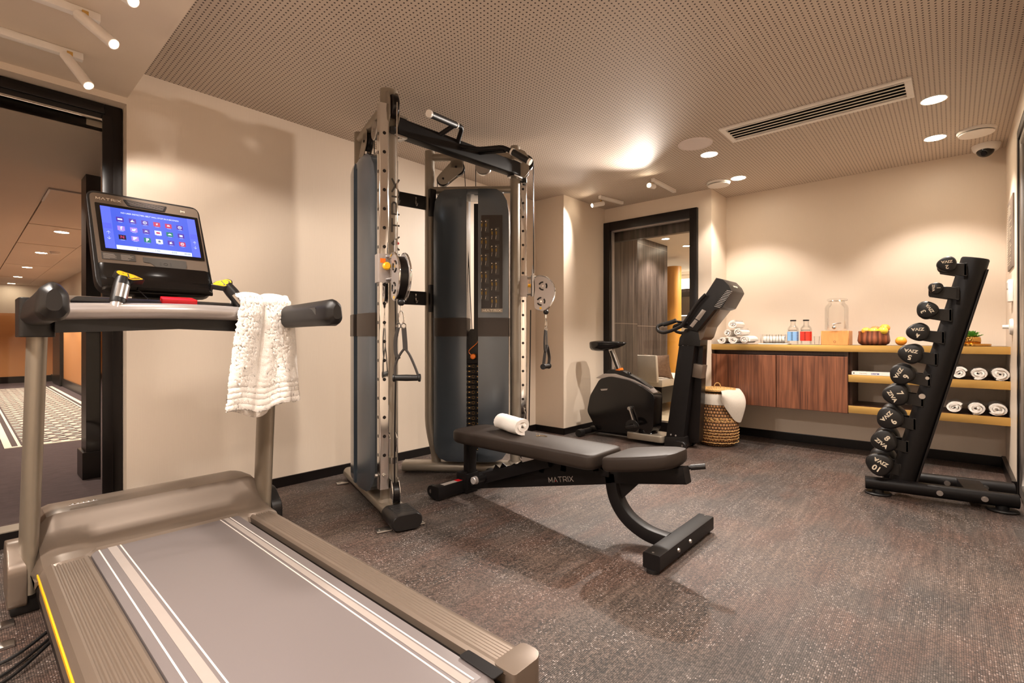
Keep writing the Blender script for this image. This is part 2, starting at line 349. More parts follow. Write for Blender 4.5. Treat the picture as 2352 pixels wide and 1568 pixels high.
def sweep(bm, pts, prof, up=(0, 0, 1), cap=True, loop=False, scales=None):
    """profile (a, b) swept along pts; a runs sideways (tangent x up), b runs along up"""
    pts = [Vector(p) for p in pts]; n = len(pts); rs = []; up0 = Vector(up)
    for i, p in enumerate(pts):
        if loop: t = (pts[(i+1) % n]-pts[i-1])
        else: t = pts[min(i+1, n-1)]-pts[max(i-1, 0)]
        t.normalize()
        s = t.cross(up0)
        if s.length < 1e-4: s = t.cross(Vector((1, 0.01, 0)))
        s.normalize(); u = s.cross(t).normalized()
        k = scales[i] if scales else 1.0
        rs.append([p+s*(a*k)+u*(b*k) for a, b in prof])
    rings(bm, rs, cap=cap, loop=loop)
def tube(bm, pts, r, n=12, up=(0, 0, 1), loop=False, scales=None, smooth=0):
    if smooth: pts = spline(pts, smooth, loop)
    sweep(bm, pts, circ(r, n), up, loop=loop, scales=scales)
def spline(P, k=6, loop=False):
    P = [Vector(p) for p in P]; out = []; n = len(P)
    rng = range(n) if loop else range(n-1)
    for i in rng:
        if loop: a, b, c, d = P[i-1], P[i], P[(i+1) % n], P[(i+2) % n]
        else: a, b, c, d = P[max(i-1, 0)], P[i], P[i+1], P[min(i+2, n-1)]
        for j in range(k):
            t = j/k
            out.append(0.5*((2*b)+(c-a)*t+(2*a-5*b+4*c-d)*t*t+(3*b-a-3*c+d)*t**3))
    if not loop: out.append(P[-1])
    return out
def rcorner(P, r=0.03, k=4):
    """polyline with rounded corners"""
    P = [Vector(p) for p in P]; out = [P[0]]
    for i in range(1, len(P)-1):
        a, b, c = P[i-1], P[i], P[i+1]
        d1 = (a-b); d2 = (c-b); rr = min(r, d1.length*.45, d2.length*.45)
        s = b+d1.normalized()*rr; e = b+d2.normalized()*rr
        for j in range(k+1):
            t = j/k; out.append((1-t)**2*s+2*t*(1-t)*b+t*t*e)
    out.append(P[-1]); return out
def cyl(bm, p0, p1, r, r2=None, n=24, bev=0.0):
    p0 = Vector(p0); p1 = Vector(p1); d = (p1-p0)
    q = d.to_track_quat('Z', 'Y').to_matrix().to_4x4(); L = d.length; r2 = r if r2 is None else r2
    if bev > 0:
        prof = [(max(r-bev, 0.0001), 0), (r, bev), (r2, L-bev), (max(r2-bev, 0.0001), L)]
    else: prof = [(r, 0), (r2, L)]
    rs = [[(Matrix.Translation(p0) @ q) @ Vector((a*math.cos(2*PI*i/n), a*math.sin(2*PI*i/n), z)) for i in range(n)] for a, z in prof]
    rings(bm, rs)
def lathe(bm, prof, c=(0, 0, 0), n=32, mtx=None):
    rs = []
    for r, z in prof:
        ring = [Vector((max(r, 1e-4)*math.cos(2*PI*i/n), max(r, 1e-4)*math.sin(2*PI*i/n), z)) for i in range(n)]
        rs.append([(mtx @ p if mtx is not None else p)+Vector(c) for p in ring])
    rings(bm, rs)
def ball(bm, c, r, sc=(1, 1, 1), n=16, rot=None):
    b = bmesh.new(); bmesh.ops.create_uvsphere(b, u_segments=n*2, v_segments=n, radius=r)
    m = Matrix.Translation(Vector(c))
    if rot is not None: m = m @ rot
    add(bm, b, m @ Matrix.Diagonal((sc[0], sc[1], sc[2], 1)))
def torus(bm, c, R, r, axis=(0, 0, 1), a0=0, a1=360, n=24, k=8, sq=1.0):
    q = Vector(axis).to_track_quat('Z', 'Y').to_matrix()
    full = abs(a1-a0) >= 360
    m = n if full else n+1
    pts = [Vector(c)+q @ Vector((R*math.cos(math.radians(a0+(a1-a0)*i/n)), R*sq*math.sin(math.radians(a0+(a1-a0)*i/n)), 0)) for i in range(m)]
    sweep(bm, pts, circ(r, k), up=q @ Vector((0, 0, 1)), loop=full)
def prism(bm, poly, vec, bev=0.0, seg=2):
    """polygon of 3-D points extruded by vec"""
    b = bmesh.new(); vec = Vector(vec)
    vs = [b.verts.new(Vector(p)) for p in poly]; f = b.faces.new(vs)
    r = bmesh.ops.extrude_face_region(b, geom=[f])
    for v in [g for g in r['geom'] if isinstance(g, bmesh.types.BMVert)]: v.co += vec
    fix(b)
    if bev > 0: bmesh.ops.bevel(b, geom=b.edges[:], offset=bev, segments=seg, profile=0.6, affect='EDGES', clamp_overlap=True)
    add(bm, b)
def round_poly(P, r, k=4):
    n = len(P); out = []
    P = [Vector(p) for p in P]
    for i in range(n):
        a, b, c = P[i-1], P[i], P[(i+1) % n]
        d1 = a-b; d2 = c-b; rr = min(r[i] if isinstance(r, (list, tuple)) else r, d1.length*.48, d2.length*.48)
        if rr <= 0: out.append(b); continue
        s = b+d1.normalized()*rr; e = b+d2.normalized()*rr
        for j in range(k+1):
            t = j/k; out.append((1-t)**2*s+2*t*(1-t)*b+t*t*e)
    return out
def grid(bm, f, nu, nv, thick=0.0, off=None):
    """surface f(u, v) with thickness along off(u, v)"""
    P = [[Vector(f(i/nu, j/nv)) for j in range(nv+1)] for i in range(nu+1)]
    top = [[bm.verts.new(p) for p in r] for r in P]
    def nrm(i, j):
        a = P[min(i+1, nu)][j]-P[max(i-1, 0)][j]; b = P[i][min(j+1, nv)]-P[i][max(j-1, 0)]
        n = a.cross(b); return n.normalized() if n.length > 1e-9 else Vector((0, 0, 1))
    bot = [[bm.verts.new(P[i][j]-nrm(i, j)*thick) for j in range(nv+1)] for i in range(nu+1)] if thick else None
    for i in range(nu):
        for j in range(nv):
            bm.faces.new((top[i][j], top[i+1][j], top[i+1][j+1], top[i][j+1]))
            if bot: bm.faces.new((bot[i][j], bot[i][j+1], bot[i+1][j+1], bot[i+1][j]))
    if bot:
        for i in range(nu):
            for j in (0, nv): bm.faces.new((top[i][j], top[i+1][j], bot[i+1][j], bot[i][j]))
        for j in range(nv):
            for i in (0, nu): bm.faces.new((top[i][j], top[i][j+1], bot[i][j+1], bot[i][j]))
def text(bm, s, size, mtx, depth=0.0008, bold=0.0, sx=1.0, align='CENTER'):
    cu = bpy.data.curves.new('t', 'FONT'); cu.body = s; cu.size = size; cu.align_x = align; cu.align_y = 'CENTER'
    cu.extrude = depth; cu.offset = bold; cu.resolution_u = 4
    o = bpy.data.objects.new('t', cu)
    me = bpy.data.meshes.new_from_object(o)
    me.transform(mtx @ Matrix.Diagonal((sx, 1, 1, 1))); bm.from_mesh(me)
    bpy.data.meshes.remove(me); bpy.data.objects.remove(o); bpy.data.curves.remove(cu)
LET = {'M': [[(0, 0), (0, .62), (.42, .12), (.84, .62), (.84, 0)]], 'A': [[(0, 0), (.4, .62), (.8, 0)]],
       'T': [[(0, .62), (.8, .62)], [(.4, .62), (.4, 0)]], 'R': [[(0, 0), (0, .62), (.6, .62), (.72, .5), (.72, .36), (.6, .24), (.12, .24)], [(.45, .24), (.78, 0)]],
       'I': [[(0, 0), (0, .62)]], 'X': [[(0, 0), (.78, .62)], [(0, .62), (.78, 0)]]}
LW = {'M': .84, 'A': .8, 'T': .8, 'R': .78, 'I': 0, 'X': .78}
def matrix_word(bm, bmdot, width, height, mtx, depth=0.001, th=0.09, only=None):
    total = sum(LW[c] for c in 'MATRIX')+0.3*5; sc = width/total; sy = height/.62; x = -total/2
    for c in 'MATRIX':
        for pl in LET[c]:
            for (a, b) in zip(pl[:-1], pl[1:]):
                A = Vector(((x+a[0])*sc, (a[1]-.31)*sy, 0)); B = Vector(((x+b[0])*sc, (b[1]-.31)*sy, 0))
                d = (B-A); L = d.length; d.normalize(); n = Vector((-d.y, d.x, 0))*th*sc/2; e = d*th*sc*.3
                q = [A-e-n, B+e-n, B+e+n, A-e+n]
                q = [mtx @ p for p in q]; z = (mtx.to_3x3() @ Vector((0, 0, 1)))*depth
                prism(bm, q, z)
        if c == 'A' and bmdot is not None:
            q = Vector(((x+.4)*sc, (.12-.31)*sy, 0)); cyl(bmdot, mtx @ q, mtx @ (q+Vector((0, 0, depth*1.3))), .09*sc, n=12)
        x += LW[c]+.3
def basis(o, x, y, z=None):
    x = Vector(x).normalized(); y = Vector(y).normalized(); z = x.cross(y) if z is None else Vector(z)
    m = Matrix.Identity(4)
    for i in range(3): m[i][0] = x[i]; m[i][1] = y[i]; m[i][2] = z[i]; m[i][3] = o[i]
    return m

# ------------------------------------------------------------ objects
def obj(name, bm, m, parent=None, world=True, label=None, smooth=40):
    fix(bm)
    me = bpy.data.meshes.new(name); bm.to_mesh(me); bm.free()
    if parent is not None and world:
        mw = Matrix.Identity(4); p = parent
        while p is not None: mw = p.matrix_basis @ mw; p = p.parent
        me.transform(mw.inverted())
    if smooth:
        for p in me.polygons: p.use_smooth = True
        me.set_sharp_from_angle(angle=math.radians(smooth))
    me.materials.append(M[m] if isinstance(m, str) else m)
    o = bpy.data.objects.new(name, me); C.objects.link(o)
    if parent is not None: o.parent = parent
    if label: o['label'] = label
    return o
def tag(o, label, cat, group=None):
    o['label'] = label; o['category'] = cat
    if group: o['group'] = group
    return o
def thing(name, label, cat, loc=(0, 0, 0), rotz=0.0, group=None):
    o = bpy.data.objects.new(name, None); C.objects.link(o); o.empty_display_size = 0.1
    o.location = loc; o.rotation_euler = (0, 0, rotz)
    return tag(o, label, cat, group)
def struct(name, bm, m, smooth=0):
    o = obj(name, bm, m, None, smooth=smooth); o['kind'] = 'structure'; return o
def NB(): return bmesh.new()
def single(name, bm, m, label, cat, base=None, group=None, smooth=40):
    """thing that is one mesh; origin put at its base"""
    o = obj(name, bm, m, None, smooth=smooth)
    if base is not None: o.data.transform(Matrix.Translation(-Vector(base))); o.location = base
    return tag(o, label, cat, group)
def dup(root, loc=None, rotz=None, label=None):
    r = root.copy(); C.objects.link(r)
    if loc is not None: r.location = loc
    if rotz is not None: r.rotation_euler = (r.rotation_euler[0], r.rotation_euler[1], rotz)
    if label: r['label'] = label
    for ch in list(root.children):
        c = ch.copy(); C.objects.link(c); c.parent = r
        for g in list(ch.children):
            d = g.copy(); C.objects.link(d); d.parent = c
    return r
# a measured photo point carried onto a real plane of the room
def _ray(u, v):
    f = 1135.0; F = Vector((math.cos(PSI), math.sin(PSI), 0)); R = Vector((math.sin(PSI), -math.cos(PSI), 0))
    return F*f+R*(u-1176.0)+Vector((0, 0, 774.0-v))
def onX(u, v, X): d = _ray(u, v); return Vector((0, 0, 1))+d*(X/d.x)
def onY(u, v, Y): d = _ray(u, v); return Vector((0, 0, 1))+d*(Y/d.y)
def onZ(u, v, Z): d = _ray(u, v); return Vector((0, 0, 1))+d*((Z-1)/d.z)
# ------------------------------------------------------------ the room
b = NB(); span(b, -1.7, 5.6, -0.45, 3.44, -0.1, 0); struct('floor', b, 'carpet')
b = NB(); span(b, -1.7, 5.6, -0.45, 3.5, H, H+0.12); struct('ceiling', b, 'ceiling')
b = NB(); span(b, -1.5, 0.61, -0.3, 3.35, 2.30, H); struct('trim_1', b, 'plaster')      # lowered bulkhead
YL = 3.35
b = NB()
span(b, 0.607, 4.16, YL, YL+0.15, 0, H)
span(b, -1.5, 0.607, YL, YL+0.15, 2.265, H)
span(b, -1.5, 0.607, YL, YL+0.08, 0, 0.078)
span(b, -1.7, -1.0, YL, YL+0.15, 0, H)
struct('wall_left', b, 'wall')
b = NB(); span(b, 4.13, 4.93, 2.98, 3.5, 0, H)
struct('wall_corner', b, 'wall')
b = NB(); span(b, 4.93, 5.36, 1.775, 1.905, 0, H); span(b, 4.93, 5.1, 1.905, 2.99, 2.297, H); span(b, 5.36, 5.5, 1.775, 1.9, 0, H)
struct('wall_rear', b, 'wall')
b = NB(); span(b, 5.36, 5.5, -0.45, 1.775, 0, H); struct('wall_back', b, 'wall')
b = NB(); span(b, 4.46, 5.36, -0.45, -0.30, 0, H); span(b, 3.3, 4.46, -0.45, -0.30, 2.30, H); span(b, -1.5, 3.3, -0.45, -0.30, 0, H)
struct('wall_right', b, 'wall')
b = NB(); span(b, -1.65, -1.5, -0.45, 3.5, 0, H); struct('wall_front', b, 'wall')
# baseboards
bh = 0.066
b = NB(); span(b, 0.61, 4.13, YL-0.014, YL, 0, bh, 0.003); span(b, -1.5, 0.60, YL-0.012, YL, 0, 0.075, 0.002); struct('baseboard_left', b, 'black')
b = NB(); span(b, 4.116, 4.13, 2.966, YL-0.014, 0, bh, 0.003); span(b, 4.116, 4.93, 2.966, 2.98, 0, bh, 0.003); struct('baseboard_corner', b, 'black')
b = NB(); span(b, 5.345, 5.36, -0.285, 1.76, 0, 0.078, 0.003); span(b, 4.916, 4.93, 1.775, 1.905, 0, bh, .003); span(b, 4.916, 5.36, 1.76, 1.775, 0, bh, .003); struct('baseboard_back', b, 'black')
b = NB(); span(b, 4.46, 5.36, -0.30, -0.275, 0, 0.085, 0.003); span(b, -1.5, 3.3, -0.3, -0.285, 0, bh, 0.003); struct('baseboard_right', b, 'black')
# ledge under the big pane
b = NB(); span(b, -1.5, 0.604, YL-0.013, YL+0.10, 0.075, 0.080); struct('trim_2', b, 'frame')

# left window to the corridor (dark frame, fixed pane)
w = bpy.data.objects.new('window_1', None); C.objects.link(w); w.location = (0, YL+0.08, 0); w['kind'] = 'structure'
b = NB()
y0, y1 = 3.43, 3.49
span(b, 0.525, 0.603, y0, y1, 0.082, 2.263, 0.004); span(b, 0.515, 0.56, y0-.012, y0, 0.082, 2.20, 0.003)
span(b, -1.0, 0.525, y0, y1, 2.178, 2.263, 0.004); span(b, -1.0, 0.525, y0-.012, y0, 2.205, 2.24, 0.003)
span(b, -1.0, -0.93, y0, y1, 0.082, 2.263, 0.004)
obj('window_frame', b, 'black', w)
b = NB(); span(b, 0.519, 0.5245, y0-.004, y1, 0.09, 2.178); span(b, -0.93, 0.5245, y0-.004, y0+.004, 2.168, 2.178); obj('glazing_bead', b, 'chrome', w)
b = NB(); span(b, -0.93, 0.525, 3.455, 3.461, 0.082, 2.178); obj('window_pane', b, 'glass', w)

# rear window to the lounge
w = bpy.data.objects.new('window_2', None); C.objects.link(w); w.location = (4.93, 2.44, 0); w['kind'] = 'structure'
b = NB()
span(b, 4.90, 5.0, 1.908, 1.983, 0.0, 2.297, 0.004); span(b, 4.90, 5.0, 2.90, 2.978, 0.0, 2.297, 0.004)
span(b, 4.90, 5.0, 1.983, 2.90, 2.206, 2.297, 0.004); span(b, 4.90, 5.0, 1.983, 2.90, 0.0, 0.112, 0.004)
obj('window_frame', b, 'black', w)
b = NB(); span(b, 4.94, 4.99, 2.888, 2.90, 0.112, 2.206); span(b, 4.94, 4.99, 1.983, 2.90, 2.192, 2.206); obj('glazing_bead', b, 'silver', w)
b = NB(); span(b, 4.985, 4.991, 1.983, 2.888, 0.112, 2.194); obj('window_pane', b, 'glass', w)

# glazed door at the right edge
d = bpy.data.objects.new('door_1', None); C.objects.link(d); d.location = (4.4, -0.3, 0); d['kind'] = 'structure'
b = NB(); span(b, 4.395, 4.455, -0.36, -0.2985, 0, 2.29, .003); span(b, 3.3, 4.395, -0.36, -0.2985, 2.235, 2.29, .003); span(b, 3.3, 3.35, -0.36, -0.2985, 0, 2.235, .003); obj('door_frame', b, 'black', d)
b = NB(); span(b, 4.34, 4.394, -0.34, -0.305, 0.02, 2.23, .012); span(b, 3.36, 4.34, -0.34, -0.305, 2.18, 2.23, .01); span(b, 3.36, 3.42, -0.34, -0.305, 0.02, 2.18, .01); span(b, 3.42, 4.34, -0.34, -0.305, 0.02, 0.09, .01); obj('door_leaf', b, 'steel', d)
b = NB(); span(b, 3.42, 4.34, -0.325, -0.319, 0.09, 2.18); obj('door_glass', b, 'glass', d)
b = NB(); span(b, 3.3, 4.46, -0.45, -0.44, 0, 2.3); struct('wall_behind_door', b, 'plaster')

# corridor beyond window_1
b = NB(); span(b, -3.0, 2.2, 3.44, 15.6, -0.1, 0.0); struct('floor_corridor', b, 'darkcarpet')
b = NB(); span(b, 0.27, 1.26, 6.32, 13.64, 0.0, 0.006); single('hall_rug', b, 'rug', 'long cream and black patterned runner on the corridor carpet', 'rug', (0.765, 6.32, 0), smooth=0)
ZC = 2.15
b = NB(); span(b, -3.0, 0.46, 3.5, 15.6, ZC, ZC+.1); span(b, 1.02, 2.2, 3.5, 15.6, ZC, ZC+.1); span(b, .46, 1.02, 3.5, 5.19, ZC, ZC+.1)
ys = [5.2, 6.95, 8.45, 11.0, 13.4, 15.6]
for a, c in zip(ys[:-1], ys[1:]): span(b, 0.468, 1.012, a+0.012, c-0.02, ZC-0.004, ZC+.1)
span(b, .46, 1.02, 5.19, 15.6, ZC+.05, ZC+.1)
struct('ceiling_corridor', b, 'plaster')
b = NB(); span(b, 0.46, 0.475, 5.19, 5.7, ZC-.012, ZC); span(b, 0.46, 1.02, 5.185, 5.2, ZC-.012, ZC); struct('trim_3', b, 'silver')
b = NB(); span(b, -1.2, 0.61, 3.5, 3.56, ZC, 2.4); struct('trim_4', b, 'plaster')
b = NB(); span(b, 1.42, 1.55, 4.5, 15.4, 0, 1.52); span(b, -3.0, 1.55, 15.3, 15.4, 0, 1.52); struct('wall_corridor', b, 'orangewall')
b = NB(); span(b, 1.42, 1.55, 4.5, 15.4, 1.52, ZC); span(b, -3.0, 1.55, 15.3, 15.4, 1.52, ZC); span(b, 1.0, 2.2, 3.5, 3.6, 0, ZC); span(b, -3.1, -3.0, 3.5, 15.4, 0, ZC); struct('wall_corridor_upper', b, 'plaster')
b = NB(); span(b, 1.395, 1.42, 4.8, 15.3, 0, 0.16); span(b, -3.0, 1.4, 15.27, 15.3, 0, 0.14); struct('baseboard_corridor', b, 'black')
b = NB(); span(b, 1.36, 1.42, 13.5, 14.6, 0, 1.75, .01); struct('door_2', b, 'black')
b = NB(); span(b, 0.597, 1.42, 4.56, 4.76, 0, ZC); span(b, 0.575, 1.42, 4.54, 4.77, 0.0, 0.19, .004); struct('wall_pier', b, 'black')
def ceil_light(x, y, z, r, label, group, em='lens', name='recessed_downlight'):
    t = thing(name, label, 'ceiling light', (x, y, z), 0, group)
    b = NB(); torus(b, (x, y, z-.001), r+.006, .005, n=28); obj('trim_ring', b, 'white', t)
    b = NB(); lathe(b, [(0, -.004), (r, -.004), (r, -.0005), (0, -.0005)], (x, y, z), 28); obj('lens', b, em, t)
    return t
lab = ['nearest recessed downlight in the corridor ceiling', 'second recessed downlight along the corridor ceiling, beside the smoke detector',
       'third recessed downlight along the corridor ceiling', 'fourth recessed downlight along the corridor ceiling', 'farthest recessed downlight in the corridor ceiling']
for y, l in zip((7.26, 9.25, 11.34, 13.26, 15.0), lab): ceil_light(0.747, y, ZC-.002, .058, l, 'corridor downlights')
b = NB(); lathe(b, [(0, -.035), (.04, -.035), (.05, -.02), (.055, 0), (0, 0)], (0.86, 9.0, ZC-.002), 24); single('smoke_detector', b, 'white', 'small round smoke detector on the corridor ceiling', 'smoke detector', (0.86, 9.0, ZC-.002))

# lounge beyond window_2
b = NB(); span(b, 5.0, 12.0, 1.9, 7.0, -0.08, 0.0); struct('floor_lounge', b, 'beige')
b = NB(); span(b, 5.0, 12.0, 1.9, 7.0, 2.45, 2.5); struct('ceiling_lounge', b, 'plaster')
b = NB(); span(b, 5.0, 5.62, 2.93, 3.4, 0, 2.45); span(b, 5.5, 7.52, 3.4, 3.55, 0, 2.45); struct('wall_lounge', b, 'tilewood')
b = NB(); span(b, 5.05, 5.12, 1.9, 2.93, 2.10, 2.45); struct('trim_5', b, 'tilewood')
b = NB(); span(b, 11.4, 11.5, 1.9, 7.0, 0, 2.45); span(b, 7.4, 11.5, 6.9, 7.0, 0, 2.45); struct('wall_lounge_far', b, 'plaster')
b = NB(); span(b, 5.36, 12, 1.9, 1.95, 0, 2.45); struct('wall_lounge_side', b, 'plaster')
b = NB(); span(b, 9.5, 11.4, 4.3, 4.9, 0, 1.32); span(b, 10.2, 11.39, 3.4, 5.6, 1.95, 2.02); struct('wall_counter', b, 'tilewood')
b = NB(); cyl(b, (8.68, 3.80, 0), (8.68, 3.80, 2.28), 0.13, n=32); struct('wall_column', b, 'ochre', smooth=40)
b = NB(); span(b, 9.6, 9.64, 3.2, 4.7, 1.42, 1.435); span(b, 10.8, 10.84, 3.2, 5.2, 2.06, 2.3); struct('trim_6', b, emat('cove_strip', (1.0, .84, .64, 1), 2.2))
b = NB(); span(b, 9.62, 9.7, 3.2, 4.8, 1.12, 1.3); struct('trim_7', b, 'beige')
t = thing('lounge_sofa', 'pale upholstered sofa behind the rear window pane', 'sofa', (6.6, 3.1, 0))
b = NB(); span(b, 6.15, 7.5, 2.85, 3.36, 0.34, 0.44, 0.02); obj('seat', b, 'cloth', t)
b = NB(); prism(b, [(6.10, 2.90, .40), (6.17, 2.90, .40), (6.12, 2.90, .76), (6.06, 2.90, .76)], (0, .45, 0), .015); obj('backrest', b, 'cloth', t)
b = NB(); span(b, 6.2, 7.45, 2.88, 3.33, 0.12, 0.34, 0.01); obj('sofa_base', b, 'black', t)
b = NB(); pm = Matrix.Translation((6.36, 3.0, .60)) @ Matrix.Rotation(-.38, 4, 'Y')
for sg in (1, -1): grid(b, lambda u, v: pm @ Vector((sg*.075*(math.sin(PI*u)*math.sin(PI*v))**.5, (u-.5)*.36*(1-.10*math.sin(PI*v)), (v-.5)*.36*(1-.10*math.sin(PI*u)))), 16, 16)
bmesh.ops.remove_doubles(b, verts=b.verts[:], dist=.0005)
single('throw_cushion', b, mat('cushion_fabric', lin(168, 138, 118), .8, var=.25, scale=30), 'brown patterned cushion leaning on the pale sofa', 'cushion', (6.33, 3.02, .44))
ceil_light(6.93, 3.16, 2.448, .05, 'recessed downlight in the lounge ceiling behind the rear pane', 'lounge downlights')
ceil_light(7.69, 3.16, 2.448, .05, 'farther recessed downlight in the lounge ceiling, near the bright cove', 'lounge downlights')

# ------------------------------------------------------------ ceiling fittings
names = ['recessed downlight above the dumbbell rack, nearest the camera', 'recessed downlight between the grille and the security camera',
         'recessed downlight beside the ceiling speaker', 'recessed downlight beside the vent disc over the white towel pyramid']
for (x, y), l in zip(DOWN, names): ceil_light(x, y, H, .058, l, 'gym ceiling downlights')
b = NB(); lathe(b, [(0, -.004), (.108, -.004), (.112, -.008), (.122, -.006), (.124, 0), (0, 0)], (3.705, 1.455, H), 40)
single('ceiling_speaker', b, mat('speaker_grille', lin(228, 216, 212), .5, var=.03), 'flat round speaker grille in the perforated ceiling', 'speaker', (3.705, 1.455, H))
def vent(x, y, l, r=.1):
    t = thing('ceiling_vent_disc', l, 'vent', (x, y, H), 0, 'round ceiling vents')
    b = NB(); lathe(b, [(0, -.018), (r*.8, -.018), (r, -.02), (r*1.06, -.012), (r*1.06, 0), (0, 0)], (x, y, H), 40); obj('ring', b, 'white', t)
    b = NB(); lathe(b, [(0, -.042), (r*.6, -.04), (r*.96, -.030), (r*.96, -.026), (0, -.026)], (x, y, H), 40); obj('disc', b, 'white', t)
    b = NB(); cyl(b, (x, y, H-.03), (x, y, H-.018), .03); obj('stem', b, 'black', t)
vent(4.78, 1.655, 'white round vent disc above the corner by the towel pyramid')
vent(4.78, -0.12, 'white round vent disc beside the dome camera')
t = thing('air_grille', 'long white slotted air grille in the ceiling', 'air grille', (3.7, .7, H))
gx0, gx1, gy0, gy1 = 3.545, 3.85, 0.175, 1.228
b = NB()
for a in ((gx0, gx0+.035, gy0, gy1), (gx1-.035, gx1, gy0, gy1), (gx0+.035, gx1-.035, gy0, gy0+.035), (gx0+.035, gx1-.035, gy1-.035, gy1)): span(b, a[0], a[1], a[2], a[3], H-.012, H, .003)
obj('grille_frame', b, 'white', t)
b = NB(); span(b, gx0+.03, gx1-.03, gy0+.03, gy1-.03, H-.002, H+.001); obj('duct_back', b, 'black', t)
for i in range(5):
    x = gx0+.035+(i+.5)*(gx1-gx0-.07)/5
    b = NB(); box(b, (x, (gy0+gy1)/2, H-.007), (.028, gy1-gy0-.07, .003), Matrix.Rotation(-.25, 4, 'Y')); obj('louvre', b, 'white', t, smooth=0)
t = thing('security_camera', 'white dome security camera on the ceiling in the right corner', 'camera', (5.2, -.185, H))
b = NB(); lathe(b, [(0, -.05), (.062, -.05), (.075, -.035), (.083, -.008), (.083, 0), (0, 0)], (5.2, -.185, H), 32); obj('housing', b, 'white', t)
b = NB(); ball(b, (5.185, -.18, H-.045), .052, (1, 1, .95)); obj('dome', b, 'blackgloss', t)
b = NB(); cyl(b, (5.15, -.175, H-.075), (5.137, -.17, H-.083), .016); obj('lens', b, 'blackgloss', t)

# track spots: bar, stem and tilted cylinder head
def track(name_lab, p0, p1, heads, group='ceiling track spotlights', w=.035, h=.032):
    t = thing('track_spotlight', name_lab, 'track light', tuple(p0), 0, group)
    b = NB(); sweep(b, [p0, p1], rrect(w, h, .004, 2)); obj('track_bar', b, 'white', t)
    for a, e, r in heads:
        a = Vector(a); e = Vector(e)
        hd = NB(); cyl(hd, a, e, r, n=28, bev=.002); ho = obj('spot_head', hd, 'white', t)
        dd = (e-a).normalized()
        b = NB(); cyl(b, e-dd*.001, e+dd*.0015, r*.62, n=24); obj('lens', b, 'lens_star', ho)
        b = NB(); p = a+dd*.035; span(b, p.x-.008, p.x+.012, p.y-.004, p.y+.004, p.z, (p0[2])-h*.4, .001); obj('stem', b, 'gold', t)
track('white track spotlight nearest the left window, pointing at the pale wall', Vector((-.9, 2.99, 2.284)), Vector((.38, 2.99, 2.284)), [((.316, 2.955, 2.258), (.381, 2.84, 2.106), .021)])
track('white track spotlight on the lower ceiling, second one from the left window', Vector((-.9, 2.575, 2.284)), Vector((.38, 2.575, 2.284)), [((.311, 2.546, 2.258), (.399, 2.417, 2.130), .021)])
track('track spotlight cut by the top edge of the photo, only its lit tip showing', Vector((-.9, 2.19, 2.284)), Vector((.38, 2.19, 2.284)), [((.336, 2.234, 2.258), (.400, 2.105, 2.155), .021)])
track('ceiling track spotlight left of the rear window, its lens facing the room', Vector((4.76, 2.66, H-.016)), Vector((4.40, 2.72, H-.016)), [((4.50, 2.735, H-.06), (4.36, 2.785, H-.10), .024)])
track('ceiling track spotlight in front of the rear window, the brightest glow', Vector((4.72, 2.06, H-.016)), Vector((4.25, 2.06, H-.016)), [((4.32, 2.085, H-.055), (4.175, 2.062, H-.082), .024)])

# right wall fittings
t = thing('notice_board', 'grey rules panel with white lines of text on the right wall', 'sign', (4.84, -.3, 1.47))
b = NB(); span(b, 4.64, 5.05, -.30, -.292, 1.472, 1.955, .001); obj('panel', b, mat('sign_grey', lin(120, 104, 92), .5, var=.03), t)
b = NB(); random.seed(3)
z = 1.92; k = 0
while z > 1.50:
    L = random.uniform(.10, .30); span(b, 5.02-L, 5.02, -.292, -.2912, z-.004, z); z -= .017; k += 1
obj('printed_lines', b, 'cream', t, smooth=0)
t = thing('wall_intercom', 'small white wall control box under the grey notice', 'control', (4.78, -.3, 1.3))
b = NB(); span(b, 4.72, 4.84, -.30, -.275, 1.24, 1.39, .006); obj('box', b, 'white', t)
b = NB(); span(b, 4.74, 4.82, -.275, -.272, 1.33, 1.37); obj('display', b, 'tag', t)
b = NB(); lathe(b, [(0, .05), (.012, .05), (.014, .02), (.05, .016), (.055, .008), (.055, 0), (0, 0)], (0, 0, 0), 28, Matrix.Rotation(-PI/2, 4, 'X')); b2 = NB(); add(b2, b, Matrix.Translation((4.77, -.3, 1.07)))
single('wall_hook', b2, 'white', 'round white knob on the right wall above the shelf end', 'knob', (4.77, -.3, 1.02))
# ------------------------------------------------------------ treadmill
TX = 0.583
tm = thing('treadmill', 'large bronze-grey treadmill with lit blue touchscreen beside the left window', 'treadmill', (TX, 1.8, 0))
# deck
b = NB()
span(b, 0.20, 0.97, 0.80, 2.95, 0.05, 0.168, .01); obj('deck_frame', b, 'black', tm)
b = NB(); span(b, 0.325, 0.842, 0.83, 2.45, 0.165, 0.196, .006)
cyl(b, (0.325, 0.83, .165), (0.842, 0.83, .165), .031, n=20); obj('belt', b, 'belt', tm)
def flat(name, x0, x1, m, y0=.84, y1=2.42, z=.1965):
    b = NB(); span(b, x0, x1, y0, y1, z-.001, z+.0006); return obj(name, b, m, tm, smooth=0)
flat('belt_stripe', .378, .405, 'beltstripe'); flat('belt_stripe', .778, .798, 'beltstripe')
for x in (.350, .414, .764, .803): flat('belt_line', x, x+.0045, 'beltline')
def rail(x0, x1, flip):
    # step rail with grooves; profile in X-Z swept along Y
    w = x1-x0; P = [(0, .09), (0, .17), (.012, .19), (.03, .2)]
    n = 6
    for i in range(n):
        a = .035+(w-.05)*i/n
        P += [(a, .2), (a+.0035, .1965), (a+.007, .1965), (a+.010, .2)]
    P += [(w-.008, .2), (w, .192), (w, .09)]
    if flip: P = [(w-a, z) for a, z in reversed(P)]
    b = NB(); rs = [[Vector((x0+a, y, z)) for a, z in P] for y in (.80, 2.37)]
    rings(b, rs); return b
